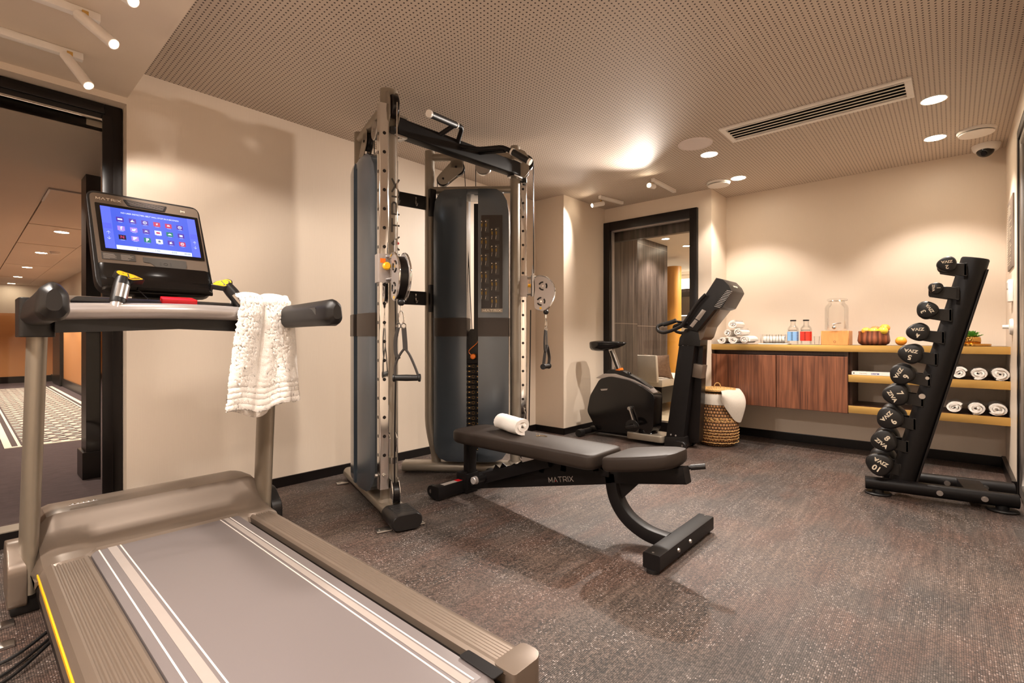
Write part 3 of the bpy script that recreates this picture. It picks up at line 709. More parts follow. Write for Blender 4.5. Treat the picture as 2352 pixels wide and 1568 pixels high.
obj('step_rail', rail(.186, .322, False), 'tread', tm, smooth=20)
obj('step_rail', rail(.872, .985, True), 'tread', tm, smooth=20)
b = NB(); span(b, .1815, .1865, .80, 2.40, .150, .166, .001); obj('side_stripe', b, 'yellow', tm, label='yellow stripe')
b = NB(); span(b, .187, .20, .80, 2.9, .06, .15); obj('side_panel', b, 'black', tm)
b = NB(); span(b, .844, .871, .85, 2.40, .12, .172); obj('belt_gap', b, 'blackgloss', tm)
# rear end caps
def endcap(x0, x1):
    b = NB(); cx = (x0+x1)/2
    prism(b, round_poly([V(x0, .845, .035), V(x1, .845, .035), V(x1, .79, .035), V(x1-.022*(1 if cx > .5 else 0), .772, .035), V(x0+.022*(0 if cx > .5 else 1), .772, .035), V(x0, .79, .035)], .018, 4), (0, 0, .166), .01, 3)
    return obj('end_cap', b, 'tread', tm)
endcap(.873, .987); endcap(.182, .325)
b = NB(); prism(b, round_poly([V(.832, .800, .1985), V(.868, .800, .1985), V(.868, .925, .1985), V(.835, .925, .1985)], .006), (0, 0, .004), .001, 1); obj('roller_guard', b, 'blackmetal', tm)
# motor hood
prof = [(2.345, .192), (2.36, .205), (2.40, .208), (2.45, .214), (2.485, .226), (2.515, .246), (2.538, .272), (2.556, .302), (2.572, .322), (2.60, .327), (2.72, .322), (2.80, .308), (2.86, .27), (2.91, .20), (2.93, .10)]
b = NB(); rs = []
X0, X1 = .172, 1.012; nx = 34
for i in range(nx+1):
    t = i/nx; x = X0+(X1-X0)*t; e = min(x-X0, X1-x)
    k = 1.0 if e > .075 else math.sqrt(max(0, 1-(1-e/.075)**2))
    inb = max(0, min(1, (e-.13)/.045)); inb = inb*inb*(3-2*inb)
    r = []
    for j, (y, z) in enumerate(prof):
        zz = .10+(z-.10)*(0.35+.65*k)
        yy = y+.055*inb*max(0, 1-max(0, j-2)/3.0)
        if j > 9: yy = 2.70+(y-2.70)*(0.5+.5*k)
        r.append(Vector((x, yy, zz)))
    r += [Vector((x, prof[-1][0]-.01, .06)), Vector((x, prof[0][0], .16))]
    rs.append(r)
rings(b, rs); obj('motor_hood', b, 'tread', tm, smooth=28)
b = NB()
for i in range(5): torus(b, (.30+i*.016, 2.606, .3385), .008, .0014, (0, -.1, 1), n=14, k=5, sq=.6)
span(b, .288, .376, 2.598, 2.6, .336, .3385); obj('hood_badge', b, 'chrome', tm)
# front wheels feet
for x in (.24, .93):
    b = NB(); cyl(b, (x, .95, 0), (x, .95, .06), .022); obj('levelling_foot', b, 'rubber', tm)
    b = NB(); cyl(b, (x, 2.75, 0), (x, 2.75, .06), .03); obj('levelling_foot', b, 'rubber', tm)
# uprights
def upright(xb, xt, yb, yt, ztop):
    b = NB(); pts = [Vector((xb, yb, .07)), Vector((xb, yb, .2)), Vector((xb+(xt-xb)*.5, yb+(yt-yb)*.5, .6)), Vector((xt, yt, ztop))]
    sweep(b, pts, circ(.0275, 32, .080), up=(0, 1, 0)); return obj('upright', b, 'upright', tm)
upright(.172, .186, 2.56, 2.43, 1.03); upright(1.0, .97, 2.55, 2.40, 1.03)
for x0, x1 in ((.113, .165), (1.02, 1.07)):
    b = NB(); prism(b, round_poly([V(x0, 2.48, .03), V(x0, 2.72, .03), V(x0, 2.72, .16), V(x0, 2.66, .24), V(x0, 2.57, .25), V(x0, 2.48, .18)], .03), (x1-x0, 0, 0), .014, 3)
    obj('upright_cover', b, ('tread' if x0 < .5 else 'blackpl'), tm)
b = NB(); span(b, .12, .2, 2.50, 2.70, .0, .07, .01); obj('upright_base', b, 'blackpl', tm)
b = NB(); span(b, .97, 1.06, 2.50, 2.70, .0, .07, .01); obj('upright_base', b, 'blackpl', tm)
# arm hubs and arms
def arm(xs, hubx, side):
    # hub: block where the upright meets the handlebar
    b = NB()
    prism(b, round_poly([V(hubx-.047, 2.34, 1.0), V(hubx+.047, 2.34, 1.0), V(hubx+.047, 2.51, 1.0), V(hubx-.047, 2.51, 1.0)], .02), (0, 0, .135), .016, 3)
    obj('arm_hub', b, 'blackpl', tm)
    b = NB()
    secs = [(2.40, .090, .085, 1.088), (2.30, .085, .10, 1.09), (2.1, .074, .102, 1.095), (1.93, .072, .106, 1.099), (1.86, .074, .110, 1.100), (1.835, .062, .095, 1.100), (1.82, .035, .060, 1.102)]
    rs = []
    for y, w, h, z in secs:
        f = (2.40-y)/.6; x = hubx+(xs-hubx)*f
        hexa = [(-.5, -.28), (-.28, -.5), (.28, -.5), (.5, -.28), (.46, .2), (.2, .44), (-.05, .5), (-.4, .3)]
        if side > 0: hexa = [(-a, c) for a, c in reversed(hexa)]
        pts = [Vector((x+a*w, y, z+c*h)) for a, c in hexa]
        pts = round_poly(pts, .009, 3); rs.append(pts)
    rings(b, rs); obj('handrail', b, 'blackpl', tm, smooth=32)
    b = NB(); xx = xs+side*-.036
    prism(b, round_poly([V(xx, 2.22, 1.075), V(xx, 2.22, 1.118), V(xx, 1.92, 1.120), V(xx, 1.92, 1.072)], .01), (side*-.004, 0, 0), .0015, 1); obj('rail_inset', b, 'blackgloss', tm)
arm(.172, .180, -1); arm(1.0, .975, 1)
# crossbar
b = NB(); pts = spline([(.205, 2.30, 1.088), (.32, 2.285, 1.093), (.45, 2.27, 1.098), (.583, 2.26, 1.101), (.72, 2.27, 1.101), (.85, 2.285, 1.098), (.96, 2.30, 1.095)], 6)
tube(b, pts, .0295, 20); obj('crossbar', b, 'silver', tm)
b = NB()
rs = []
for x, z0 in ((.22, 1.015), (.35, 1.02), (.583, 1.032), (.8, 1.024), (.96, 1.018)):
    rs.append([Vector((x, 2.30, z0)), Vector((x, 2.44, z0+.01)), Vector((x, 2.44, z0+.10)), Vector((x, 2.30, z0+.065))])
rings(b, rs); obj('crossbar_cover', b, 'blackpl', tm)
b = NB(); prism(b, round_poly([V(.23, 2.34, 1.125), V(.95, 2.34, 1.125), V(.93, 2.58, 1.15), V(.25, 2.58, 1.15)], .02), (0, 0, .014), .004); obj('dash_tray', b, 'tread', tm)
b = NB(); prism(b, round_poly([V(.26, 2.335, 1.118), V(.91, 2.335, 1.118), V(.89, 2.36, 1.136), V(.28, 2.36, 1.136)], .01), (0, -.006, .012), .003); obj('dash_lip', b, 'blackpl', tm)
# stop key
b = NB(); prism(b, round_poly([V(.53, 2.318, 1.132), V(.655, 2.318, 1.132), V(.648, 2.375, 1.146), V(.537, 2.375, 1.146)], .008), (0, -.004, .018), .005, 2); obj('stop_button', b, 'red', tm)
# console: local plane, tilted back
bl = Vector((.360, 2.545, 1.185)); bx = Vector((1, .0, 0)); up = (Vector((0, 2.69, 1.615))-Vector((0, 2.545, 1.185))).normalized()
CM = basis((0.578, 2.545, 1.185), bx, up)   # origin bottom centre, x right, y up the face, z toward the user
def cp(x, y, z=0): return CM @ Vector((x-.022*y/.45, y, z))
CW, CH = .212, .455
outl = round_poly([cp(-CW, 0), cp(CW, 0), cp(CW-.006, CH), cp(-CW+.006, CH)], [.06, .06, .035, .035], 5)
nz = CM.to_3x3() @ Vector((0, 0, 1))
b = NB(); prism(b, outl, -nz*.05, .012, 3); obj('console_shell', b, 'blackpl', tm)
def cpoly(pts, r, th, m, name, z=0.0, parent=None, k=4, bev=0):
    b = NB(); prism(b, round_poly([cp(x, y, z) for x, y in pts], r, k) if r else [cp(x, y, z) for x, y in pts], nz*th, bev); return obj(name, b, m, parent or tm)
face = cpoly([(-.196, .100), (.199, .100), (.199, .443), (-.196, .443)], .022, .004, 'tread', 'console_face')
cpoly([(-.183, .176), (.192, .176), (.192, .396), (-.183, .396)], .004, .003, 'blackgloss', 'screen_bezel', .004)
M['scr'] = emat('screen_blue', (.055, .10, .62, 1), .5)
scr = cpoly([(-.167, .190), (.178, .190), (.178, .383), (-.167, .383)], 0, .0012, 'scr', 'screen', .007)
def ui(pts, m, z=.0084, r=0): return cpoly(pts, r, .0003, m, 'screen_graphic', z, scr)
M['scr2'] = emat('screen_blue_light', (.10, .14, .85, 1), .5); M['scrw'] = emat('screen_white', (.82, .88, 1, 1), .42)
M['scrp'] = emat('screen_purple', (.09, .03, .42, 1), .4); M['scrl'] = emat('screen_lilac', (.42, .25, .85, 1), .42); M['scrr'] = emat('screen_red', (.6, .03, .12, 1), .4)
M['scrg'] = emat('screen_green', (0, .22, .18, 1), .38); M['scrk'] = emat('screen_black', (.02, .01, .05, 1), .3); M['scrd'] = emat('screen_dark', (.16, .22, .35, 1), .3)
def rc(x0, x1, y0, y1, m, z=.0084): return ui([(x0, y0), (x1, y0), (x1, y1), (x0, y1)], m, z)
rc(-.167, -.134, .19, .383, 'scr2'); rc(.146, .178, .19, .383, 'scr2', .0084)
rc(-.165, -.137, .28, .305, emat('screen_tile', (.08, .10, .98, 1), .55), .0088); rc(.148, .176, .28, .305, emat('screen_tile_b', (.08, .10, .98, 1), .55), .0088)
rc(-.13, .143, .190, .2085, 'scrw')
cols = [['scrp', 'scrp', 'scrp', 'scrr', 'scrr', 'scrp'], ['scrl', 'scrl', 'scrp', 'scrw', 'scrg', 'scrp'], ['scrk', 'scrl', 'scrg', 'scrw', 'scrp', 'scrr']]
bw = NB(); br = NB(); bd = NB()
for r_ in range(3):
    for c_ in range(6):
        x = -.106+c_*.0435; y = .330-r_*.0415
        rc(x-.0125, x+.0125, y-.0105, y+.0105, cols[r_][c_])
        m3 = CM @ Matrix.Translation((x-.022*y/.45, y, .0089))
        key = (r_, c_)
        T = lambda pts, bm=bw: prism(bm, [cp(x+px, y+py, .0088) for px, py in pts], nz*.0003)
        if key in ((0, 0),): T([(-.008, -.003), (.008, -.003), (.008, .004), (-.008, .004)])
        elif key == (0, 1): T([(-.008, -.006), (.008, -.004), (.006, -.003), (.0, .002), (.003, .006), (-.002, .005), (-.007, -.002)])
        elif key in ((0, 2), (0, 5), (2, 5)): torus(bw, cp(x, y, .009), .006, .0012, nz, n=16, k=4); T([(-.002, -.002), (.003, 0), (-.002, .003)])
        elif key == (0, 3): T([(-.004, -.007), (-.001, -.001), (-.004, .002), (.004, .006), (.002, 0), (.004, -.003), (0, -.002)])
        elif key == (0, 4): T([(-.006, -.002), (.006, -.002), (.004, .004), (-.004, .004)])
        elif key == (1, 0): text(bw, 'f', .022, m3, .0002, .0008)
        elif key == (1, 1): T([(-.008, -.005), (.002, -.006), (.006, .0), (.008, .004), (.002, .005), (0, .001), (-.007, .005), (-.005, -.001)])
        elif key == (1, 2): T([(-.008, -.004), (0, -.001), (.008, -.004), (.002, .002), (.006, .004), (-.006, .004), (-.002, .002)])
        elif key == (1, 3): T([(-.007, -.004), (.007, -.004), (.007, .004), (-.007, .004)], br)
        elif key == (1, 4): T([(-.008, -.003), (.008, -.003), (.005, .002), (0, .004), (-.004, .002)])
        elif key == (1, 5): T([(-.006, -.005), (.006, -.005), (.006, .004), (-.006, .004)])
        elif key == (2, 0): text(br, 'N', .018, m3, .0002, .0004)
        elif key == (2, 1): T([(-.007, -.007), (-.002, -.007), (-.002, -.002), (.003, -.002), (.003, .002), (.007, .002), (.007, .007), (-.007, .007)])
        elif key == (2, 2): text(bw, 'P', .02, m3, .0002, .001)
        elif key == (2, 3): T([(-.004, -.004), (.004, -.004), (.005, .001), (0, .006), (-.005, .001)], bd)
        else: T([(-.006, -.006), (.006, -.004), (.001, .001), (.005, .006), (-.005, .003)])
        T([(-.007, -.0135), (.007, -.0135), (.007, -.0125), (-.007, -.0125)])
text(bw, 'NO USER DETECTED, BELT WILL STOP IN 8 SECONDS', .0088, CM @ Matrix.Translation((.006-.018, .362, .0089)), .0002, .0001)
for x, s in ((-.06, '2'), (.012, '1:55'), (.075, '0.03'), (.125, '30:00')): text(bd, s, .0115, CM @ Matrix.Translation((x-.0095, .1995, .0089)), .0002)
text(bd, '2.0', .013, CM @ Matrix.Translation((.162-.0145, .291, .0093)), .0002); text(bd, '0.0', .012, CM @ Matrix.Translation((-.151-.0145, .291, .0093)), .0002)
for x in (-.151, .162):
    for y, s in ((.262, 1), (.238, -1)):
        for q in ([(0, -.007), (.001, -.007), (.001, .007), (0, .007)], [(-.006, .001*s), (.0005, .007*s), (.0005, .0055*s), (-.006, -.0005*s)], [(.006, .001*s), (.0005, .007*s), (.0005, .0055*s), (.006, -.0005*s)]):
            prism(bw, [cp(x+a, y+c, .0088) for a, c in q], nz*.0003)
obj('screen_lettering', bw, 'scrw', scr, smooth=0); obj('screen_symbols', br, 'scrr', scr, smooth=0); obj('screen_numbers', bd, 'scrd', scr, smooth=0)
b = NB(); matrix_word(b, None, .083, .0095, CM @ Matrix.Translation((-.135-.02, .419, .0042)), .0008, .1)
for rr in (.004, .008): torus(b, cp(.135, .418, .0048), rr, .0007, nz, -40, 40, 6, 4); torus(b, cp(.135, .418, .0048), rr, .0007, nz, 140, 220, 6, 4)
ball(b, cp(.135, .418, .0048), .002); obj('console_lettering', b, 'cream', tm, smooth=0)
spk_ = cpoly([(-.085, .430), (.075, .430), (.062, .402), (-.070, .402)], .004, .003, 'blackpl', 'speaker_slot', .0038)
b = NB()
for i in range(5):
    y = .407+i*.0045; tube(b, [cp(-.062-.003*i, y, .0075), cp(.058+.002*i, y, .0075)], .0007, 5)
obj('speaker_grille', b, 'silver', spk_)
wl_ = cpoly([(-.183, .140), (-.07, .140), (-.07, .172), (-.183, .172)], .002, .0015, 'greylet', 'warning_label', .004)
b = NB(); random.seed(5)
for c0 in (-.178, -.12):
    for i in range(7):
        y = .166-i*.0035; w_ = random.uniform(.02, .045); prism(b, [cp(c0, y, .0056), cp(c0+w_, y, .0056), cp(c0+w_, y-.001, .0056), cp(c0, y-.001, .0056)], nz*.0002)
obj('warning_text', b, 'tag', wl_, smooth=0)
tp_ = cpoly([(-.045, .165), (.115, .165), (.115, .135), (.105, .122), (.0, .122), (-.02, .140), (-.045, .142)], .003, .002, 'greylet', 'tap_panel', .004)
b = NB()
for rr in (.017, .021): torus(b, cp(.035, .140, .0062), rr, .0005, nz, -25, 25, 6, 4); torus(b, cp(.035, .140, .0062), rr, .0005, nz, 155, 205, 6, 4)
torus(b, cp(.035, .140, .0062), .007, .0006, nz, n=16, k=4, sq=.7); obj('tap_symbol', b, 'blackpl', tp_)
# ledge under the face
b = NB(); secs = []
for x in (-.196, -.18, .18, .200):
    q = [(.125, .0), (.118, .02), (.075, .024), (.055, .018), (.035, .03), (.012, .034), (.004, .02), (.004, 0)]
    if abs(x) > .19: q = [(y, z*.4) for y, z in q]
    secs.append([cp(x, y, z) for y, z in q])
rings(b, secs); obj('console_ledge', b, 'blackgloss', tm)
b = NB(); span(b, .50, .665, 2.59, 2.68, 1.12, 1.30, .02); obj('console_mast', b, 'blackpl', tm)
# control grips on the crossbar
def grip(xb, xt, s):
    A = Vector((xb, 2.275, 1.112)); B = Vector((xt, 2.31, 1.215)); dirn = (B-A).normalized()
    b = NB(); tube(b, [A-dirn*.01, A+dirn*.02], .0215, 20); obj('grip_collar', b, 'silver', tm)
    b = NB(); sweep(b, [A+dirn*.012, A+dirn*.02, A+(B-A)*.8, B+dirn*.006], circ(.0255, 24), up=(0, 1, 0), scales=[.95, 1, 1, .9]); g = obj('control_grip', b, 'blackpl', tm)
    b = NB(); n = 10
    sd = dirn.cross(Vector((0, 1, 0))).normalized(); fr = sd.cross(dirn).normalized()
    if fr.y > 0: fr = -fr
    rs = []
    for q in (.03, .085):
        rs.append([A+dirn*q+(sd*math.sin(a)+fr*math.cos(a))*rr for rr, rg in ((.0263, range(n+1)), (.024, range(n, -1, -1))) for a in [math.radians(-75+110*i/n) for i in rg]])
    rings(b, rs); obj('pulse_plate', b, 'steel', g)
    # head: slanted kite-shaped plate leaning inwards
    c = B+Vector((s*.016, -.004, .014)); hx = Vector((1, .1, -.22*s if s > 0 else .25)).normalized()
    hy = Vector((0, .80, .60)); hy = (hy-hx*hy.dot(hx)).normalized(); hm = basis(c, hx, hy)
    K = [(-.045, .008), (-.033, .026), (.022, .020), (.056, .003), (.010, -.028), (-.036, -.008)] if s > 0 else [(-.050, .003), (-.022, .020), (.033, .026), (.042, .008), (.030, -.018), (-.010, -.028)]
    def hp(k, z, f=1.0): return [hm @ Vector((a*f, q*f, z)) for a, q in k]
    hz = hm.to_3x3() @ Vector((0, 0, 1))
    b = NB(); prism(b, round_poly(hp(K, -.022), .008), hz*.022, .004, 2); obj('grip_head', b, 'blackpl', g)
    b = NB(); prism(b, round_poly(hp(K, .0, .86), .006), hz*.0012); obj('button_surround', b, 'yellow', g)
    b = NB(); prism(b, round_poly(hp(K, .001, .70), .004), hz*.0008); obj('button_gap', b, 'greylet', g)
    mx = sum(a for a, q in K)/6
    L = [(a*.62-.003, q*.62) for a, q in K]
    lft = [(min(a, -.004), q) for a, q in L]; rgt = [(max(a, .001), q) for a, q in L]
    for q in (lft, rgt):
        b = NB(); prism(b, hp(q, .0016), hz*.001); obj('speed_button', b, 'yellow', g, smooth=0)
    b = NB(); text(b, '+', .018, hm @ Matrix.Translation((-.018, .004, .0028)), .0003); text(b, '-', .022, hm @ Matrix.Translation((.018, -.003, .0028)), .0003); obj('button_marks', b, 'greylet', g, smooth=0)
grip(.383, .408, 1); grip(.832, .762, -1)
# thin lead under the console
b = NB(); tube(b, [(.49, 2.55, 1.195), (.495, 2.50, 1.19), (.497, 2.42, 1.165), (.50, 2.35, 1.142)], .0016, 6, smooth=4); obj('sensor_lead', b, 'black', tm)

# towel over the bar
from mathutils import noise as mnoise
_xl0 = onY(553, 700, 2.235).x; _xl1 = onY(522, 935, 2.215).x; _xr0 = onY(668, 705, 2.235).x; _xr1 = onY(686, 915, 2.215).x
def towel_f(u, v):
    s = v*.625
    d = max(0.0, s-.19); q = min(1, d/.43)
    if s < .10: y = 2.352; z = 1.140-(.10-s)
    elif s < .19:
        a = (s-.10)/.09*PI; y = 2.295+.057*math.cos(a); z = 1.138+.034*math.sin(a)
    else: y = 2.238-.012*q; z = 1.138-d
    x = (_xl0+(_xl1-_xl0)*q)*(1-u)+(_xr0+(_xr1-_xr0)*q)*u
    g = .46-.10*q
    groove = math.exp(-((u-g)/(.030+.03*q))**2)
    k = min(1, d/.04)
    lob1 = math.sin(min(1, u/g)*PI)**.6*.014; lob2 = math.sin(max(0, (u-g)/(1-g))*PI)**.5*.018
    diag = .012*math.exp(-((u-(g+.12+.32*q))/.05)**2)*q
    if s > .15: y += k*(.034*groove*(1-.55*q))-lob1*k-lob2*k-diag+.006*math.sin(u*17+q*5)*q
    else: y += .004*math.sin(u*9)
    if .12 < s < .17: z += .012*(abs(math.sin(u*PI*2.15))**.5)-.012*math.exp(-((u-.46)/.05)**2)
    if q > .78: y += .0035*(1 if math.sin(q*120) > .3 else 0)
    if q > .5: z += (q-.5)*2*(-.012+.045*max(0, u-.55)*1.6+.010*math.sin(u*11))
    n = mnoise.noise(Vector((x*150, y*150, z*150)))*.0028+mnoise.noise(Vector((x*20, 3, z*20)))*.004
    return (x+n*.3, y+n, z)
b = NB(); grid(b, towel_f, 90, 150, .012)
tw = thing('hanging_towel', 'white terry towel hanging over the treadmill crossbar', 'towel', (.88, 2.27, .70))
obj('towel_fabric', b, 'towel', tw, smooth=180)
def under_f(u, v):
    x, y, z = towel_f(.04+.60*u, .955)
    return (x+.006, y+.030+.008*math.sin(u*8)+.004*mnoise.noise(Vector((x*60, v*4, 1))), z+.05-.085*v-.020*math.sin(u*PI)*v*1.2)
b = NB(); grid(b, under_f, 30, 12, .008); obj('towel_fold', b, 'towel', tw, smooth=180)
# cables and cover plates on the floor at the left
for i, (P, r, l) in enumerate([
    ([(.205, 2.24, .03), (.10, 2.16, .012), (-.02, 2.17, .008), (-.2, 2.14, .008), (-.6, 2.1, .008)], .0055, 'black power cable leaving the treadmill and running to the left, the straighter one'),
    ([(.205, 2.16, .03), (.10, 2.04, .014), (.0, 1.97, .018), (-.12, 1.90, .010), (-.5, 1.7, .008)], .0055, 'black cable crossing in front of the other treadmill cables toward the lower metal plate'),
    ([(.205, 2.22, .012), (.08, 2.08, .007), (-.02, 2.10, .007), (-.15, 2.12, .007), (-.6, 2.03, .007)], .0045, 'thin black cable looping low on the floor between the treadmill cables')]):
    b = NB(); tube(b, P, r, 8, smooth=8); single('power_cable', b, 'rubber', l, 'cable', P[0], 'treadmill cables')
for (u, v, l) in ((-10, 1440, 'upper small steel floor plate by the treadmill cables'), (-12, 1488, 'lower small steel floor plate by the treadmill cables')):
    p = onZ(u, v, .006); b = NB(); span(b, p.x-.06, p.x+.045, p.y-.025, p.y+.025, .001, .010, .002); single('floor_plate', b, 'steel', l, 'floor plate', (p.x, p.y, 0))
# ------------------------------------------------------------ cable machine
cm = thing('cable_crossover_machine', 'tall twin-tower cable machine with smoked blue-grey panels and a black pull-up beam', 'cable machine', (2.15, 2.65, 0))
HC = 2.38
def rigid(P1, P2, out):
    P1 = Vector((P1[0], P1[1], 0)); a = Vector((P2[0], P2[1], 0))-P1; L = a.length; a.normalize(); n = Vector((-a.y, a.x, 0))
    if n.dot(Vector(out)) < 0: n = -n
    m = Matrix.Identity(4)
    for i in range(3): m[i][0] = a[i]; m[i][1] = n[i]; m[i][2] = (0, 0, 1)[i]; m[i][3] = (P1[0], P1[1], 0)[i]
    return m, L
P1, P2 = (1.629, 2.394), (1.811, 3.001)
Q1, Q2 = (2.737, 2.415), (2.334, 2.911)
MP, LP = rigid(P1, P2, (-1, 0, 0)); MQ, LQ = rigid(Q1, Q2, (1, 0.5, 0))
L = .636
def tower(Mx, left):
    T = lambda x, y, z=0: Mx @ Vector((x, y, z))
    ax = (Mx.to_3x3() @ Vector((1, 0, 0))); ay = (Mx.to_3x3() @ Vector((0, 1, 0)))
    # base skid
    b = NB(); sweep(b, [T(-.14, 0, .045), T(.83, 0, .045)], rrect(.13, .07, .034, 6)); obj('base_skid', b, 'base', cm)
    b = NB(); sweep(b, [T(-.315, 0, .048), T(-.305, 0, .048), T(-.13, 0, .048)], rrect(.165, .082, .038, 6), scales=[.92, 1, 1]); cap = obj('foot_cap', b, 'blackpl', cm)
    b = NB()
    for i in range(7): sweep(b, [T(-.15-.019*i, -.052, .089), T(-.15-.019*i, .052, .089)], rrect(.007, .005, .002, 2))
    obj('cap_ribs', b, 'rubber', cap)
    for x, y in ((-.24, .11), (.72, .10), (-.24, -.07)):
        b = NB(); sweep(b, [T(x, y-.04, .006), T(x, y+.035, .006)], rrect(.06, .010, .004, 2)); cyl(b, T(x, y+.015, .011), T(x, y+.015, .014), .007, n=10); obj('floor_plate', b, 'steel', cm)
    # posts
    b = NB(); sweep(b, [T(0, 0, .06), T(0, 0, HC+.02)], circ(.037, 28, .050), up=ay); cyl(b, T(0, 0, .075), T(0, 0, .095), .062, .04, n=28); obj('front_post', b, 'frame', cm)
    b = NB(); pts = [T(.585, 0, .07), T(.590, 0, .14), T(L, 0, .34), T(L, 0, HC)]
    sweep(b, rcorner(pts, .08, 5), circ(.036, 24), up=ay); obj('rear_post', b, 'frame', cm)
    b = NB(); tube(b, [T(0, 0, HC-.045), T(L, 0, HC-.045)], .028, 18); obj('top_rail', b, 'frame', cm)
    b = NB(); tube(b, [T(0, 0, HC-.29), T(L, 0, HC-.29)], .027, 18); obj('middle_rail', b, 'frame', cm)
    # top pulley plates
    b = NB()
    c1, c2, r1, r2 = Vector((.435, 2.255)), Vector((.530, 2.170)), .054, .044
    hull = []
    dvn = (c2-c1).normalized(); nn = Vector((-dvn.y, dvn.x))
    for k_ in range(9): t_ = math.radians(90-22.5*k_); hull.append(c2+(nn*math.sin(t_)+dvn*math.cos(t_))*r2)
    for k_ in range(9): t_ = math.radians(-90-22.5*k_); hull.append(c1+(nn*math.sin(t_)+dvn*math.cos(t_))*r1)
    for y in (-.024, .020):
        prism(b, [T(q.x, y, q.y) for q in hull], ay*.004)
        prism(b, [T(.385, y, 2.25), T(.475, y, 2.25), T(.475, y, HC-.045), T(.385, y, HC-.045)], ay*.004)
    obj('pulley_plate', b, 'frame', cm)
    b = NB(); cyl(b, T(.428, -.014, 2.250), T(.428, .014, 2.250), .056, n=28); cyl(b, T(.535, -.014, 2.165), T(.535, .014, 2.165), .046, n=28); cyl(b, T(.435, -.032, 2.255), T(.435, .03, 2.255), .008, n=10); cyl(b, T(.53, -.032, 2.17), T(.53, .03, 2.17), .008, n=10); obj('pulley_wheel', b, 'black', cm)
    b = NB(); cyl(b, T(.235, -.02, HC-.125), T(.235, .02, HC-.125), .058, n=32, bev=.004); cyl(b, T(.235, -.024, HC-.125), T(.235, .024, HC-.125), .01, n=12); obj('pulley_wheel', b, 'steel', cm)
    # shroud halves with an open slot
    half = .105
    def dshape(x0, x1, bulge):
        n = 10; o = []
        for i in range(n+1):
            t = i/n; x = x0+(x1-x0)*t; o.append((x, bulge(x)))
        return o
    def prof(x):
        t = max(0, min(1, (x-.03)/(.60-.03))); return .05+.062*math.sin(PI*t)**.55
    def half_shroud(x0, x1, z0, z1, rc_out, side):
        rs = []
        zs = [(z0, .10), (z0+.02, .045), (z0+.06, .015), (z0+.12, 0), (z1-.16, 0), (z1-.08, .012), (z1-.03, .04), (z1, .085)]
        for z, ins in zs:
            a, c = (x0+ins, x1) if side == 'L' else (x0, x1-ins)
            shrink = .93 if ins > .05 else 1.0
            o = [(a+(c-a)*i/12, prof(a+(c-a)*i/12)*shrink) for i in range(13)]
            rs.append([T(x, y, z) for x, y in o]+[T(x, -y, z) for x, y in reversed(o)])
        b = NB(); rings(b, rs); return b
    s1 = obj('weight_shroud', half_shroud(.045, .262, .10, 2.07, .08, 'L'), 'shroud', cm, smooth=50)
    s2 = obj('weight_shroud', half_shroud(.345, .595, .10, 2.07, .08, 'R'), 'shroud', cm, smooth=50)
    b = NB(); span_pts = [(.24, 2.03), (.37, 2.03), (.37, 2.07), (.24, 2.07)]
    prism(b, [T(x, -.10, z) for x, z in span_pts], ay*.2, .004); obj('slot_cap', b, 'shroud', cm)
    b = NB(); prism(b, [T(.262, -.10, .10), T(.345, -.10, .10), T(.345, -.10, .18), T(.262, -.10, .18)], ay*.2, .004); obj('slot_cap', b, 'shroud', cm)
    # dark belt round the shroud
    for sh, (xa, xb) in ((s1, (.042, .263)), (s2, (.344, .60))):
        rs = []
        for z in (1.005, 1.14):
            o = [(xa+(xb-xa)*i/12, prof(xa+(xb-xa)*i/12)+.0025) for i in range(13)]
            rs.append([T(x, y, z) for x, y in o]+[T(x, -y, z) for x, y in reversed(o)])
        b = NB(); rings(b, rs); obj('shroud_band', b, 'band', sh, smooth=50)
    # weight stack, guide rods, selector
    b = NB()
    for i in range(18):
        z = .16+i*.038; c = T(.3035, 0, z); 
        sweep(b, [T(.235, 0, z+.017), T(.372, 0, z+.017)], rrect(.11, .034, .003, 2))
    ws = obj('weight_stack', b, 'blackmetal', cm, smooth=0)
    b = NB()
    for i in range(17):
        z = .18+i*.038
        for y in (-.056, .056): torus(b, T(.303, y, z), .010, .0012, ay, n=16, k=4)
        for x in (.268, .332):
            for y in (-.056, .056): prism(b, [T(x-.007, y, z-.003), T(x+.007, y, z-.003), T(x+.007, y, z+.003), T(x-.007, y, z+.003)], ay*.0006)
    obj('weight_numbers', b, 'orange' if False else 'gold', ws)
    b = NB(); cyl(b, T(.30, -.03, .60+.26), T(.30, -.115, .60+.26), .019, n=20, bev=.005); tube(b, [T(.30, -.10, .86), T(.33, -.10, .90), T(.27, -.09, .96), T(.25, -.06, 1.02)], .003, 6, smooth=5)
    obj('selector_pin', b, 'orange', cm)
    b = NB(); prism(b, round_poly([T(.255, -.02, .84), T(.35, -.02, .84), T(.35, -.02, 1.02), T(.33, -.02, 1.06), T(.275, -.02, 1.06), T(.255, -.02, 1.02)], .01), ay*.04); obj('stack_top_plate', b, 'blackpl', cm)
    b = NB(); prism(b, [T(.262, -.03, .9), T(.302, -.03, .9), T(.302, -.03, 1.98), T(.262, -.03, 1.98)], ay*.05); obj('slot_strip', b, 'black', cm)
    b = NB(); tube(b, [T(.318, 0, 1.0), T(.375, 0, HC-.14)], .003, 6); tube(b, [T(.292, 0, 2.05), T(.292, 0, HC-.12)], .003, 6); tube(b, [T(.578, 0, 2.05), T(.578, 0, HC-.21)], .003, 6); obj('stack_cable', b, 'black', cm)
    # perforated chrome guide rail in front of the post
    gx, gy = -.058, .052
    zt = 2.285 if left else 2.22
    b = NB(); sweep(b, [T(gx, gy, .165), T(gx, gy, zt)], rrect(.054, .054, .006, 3), up=ay); gr = obj('guide_rail', b, 'chrome', cm)
    zz = 2.12 if left else 2.10; k = 0
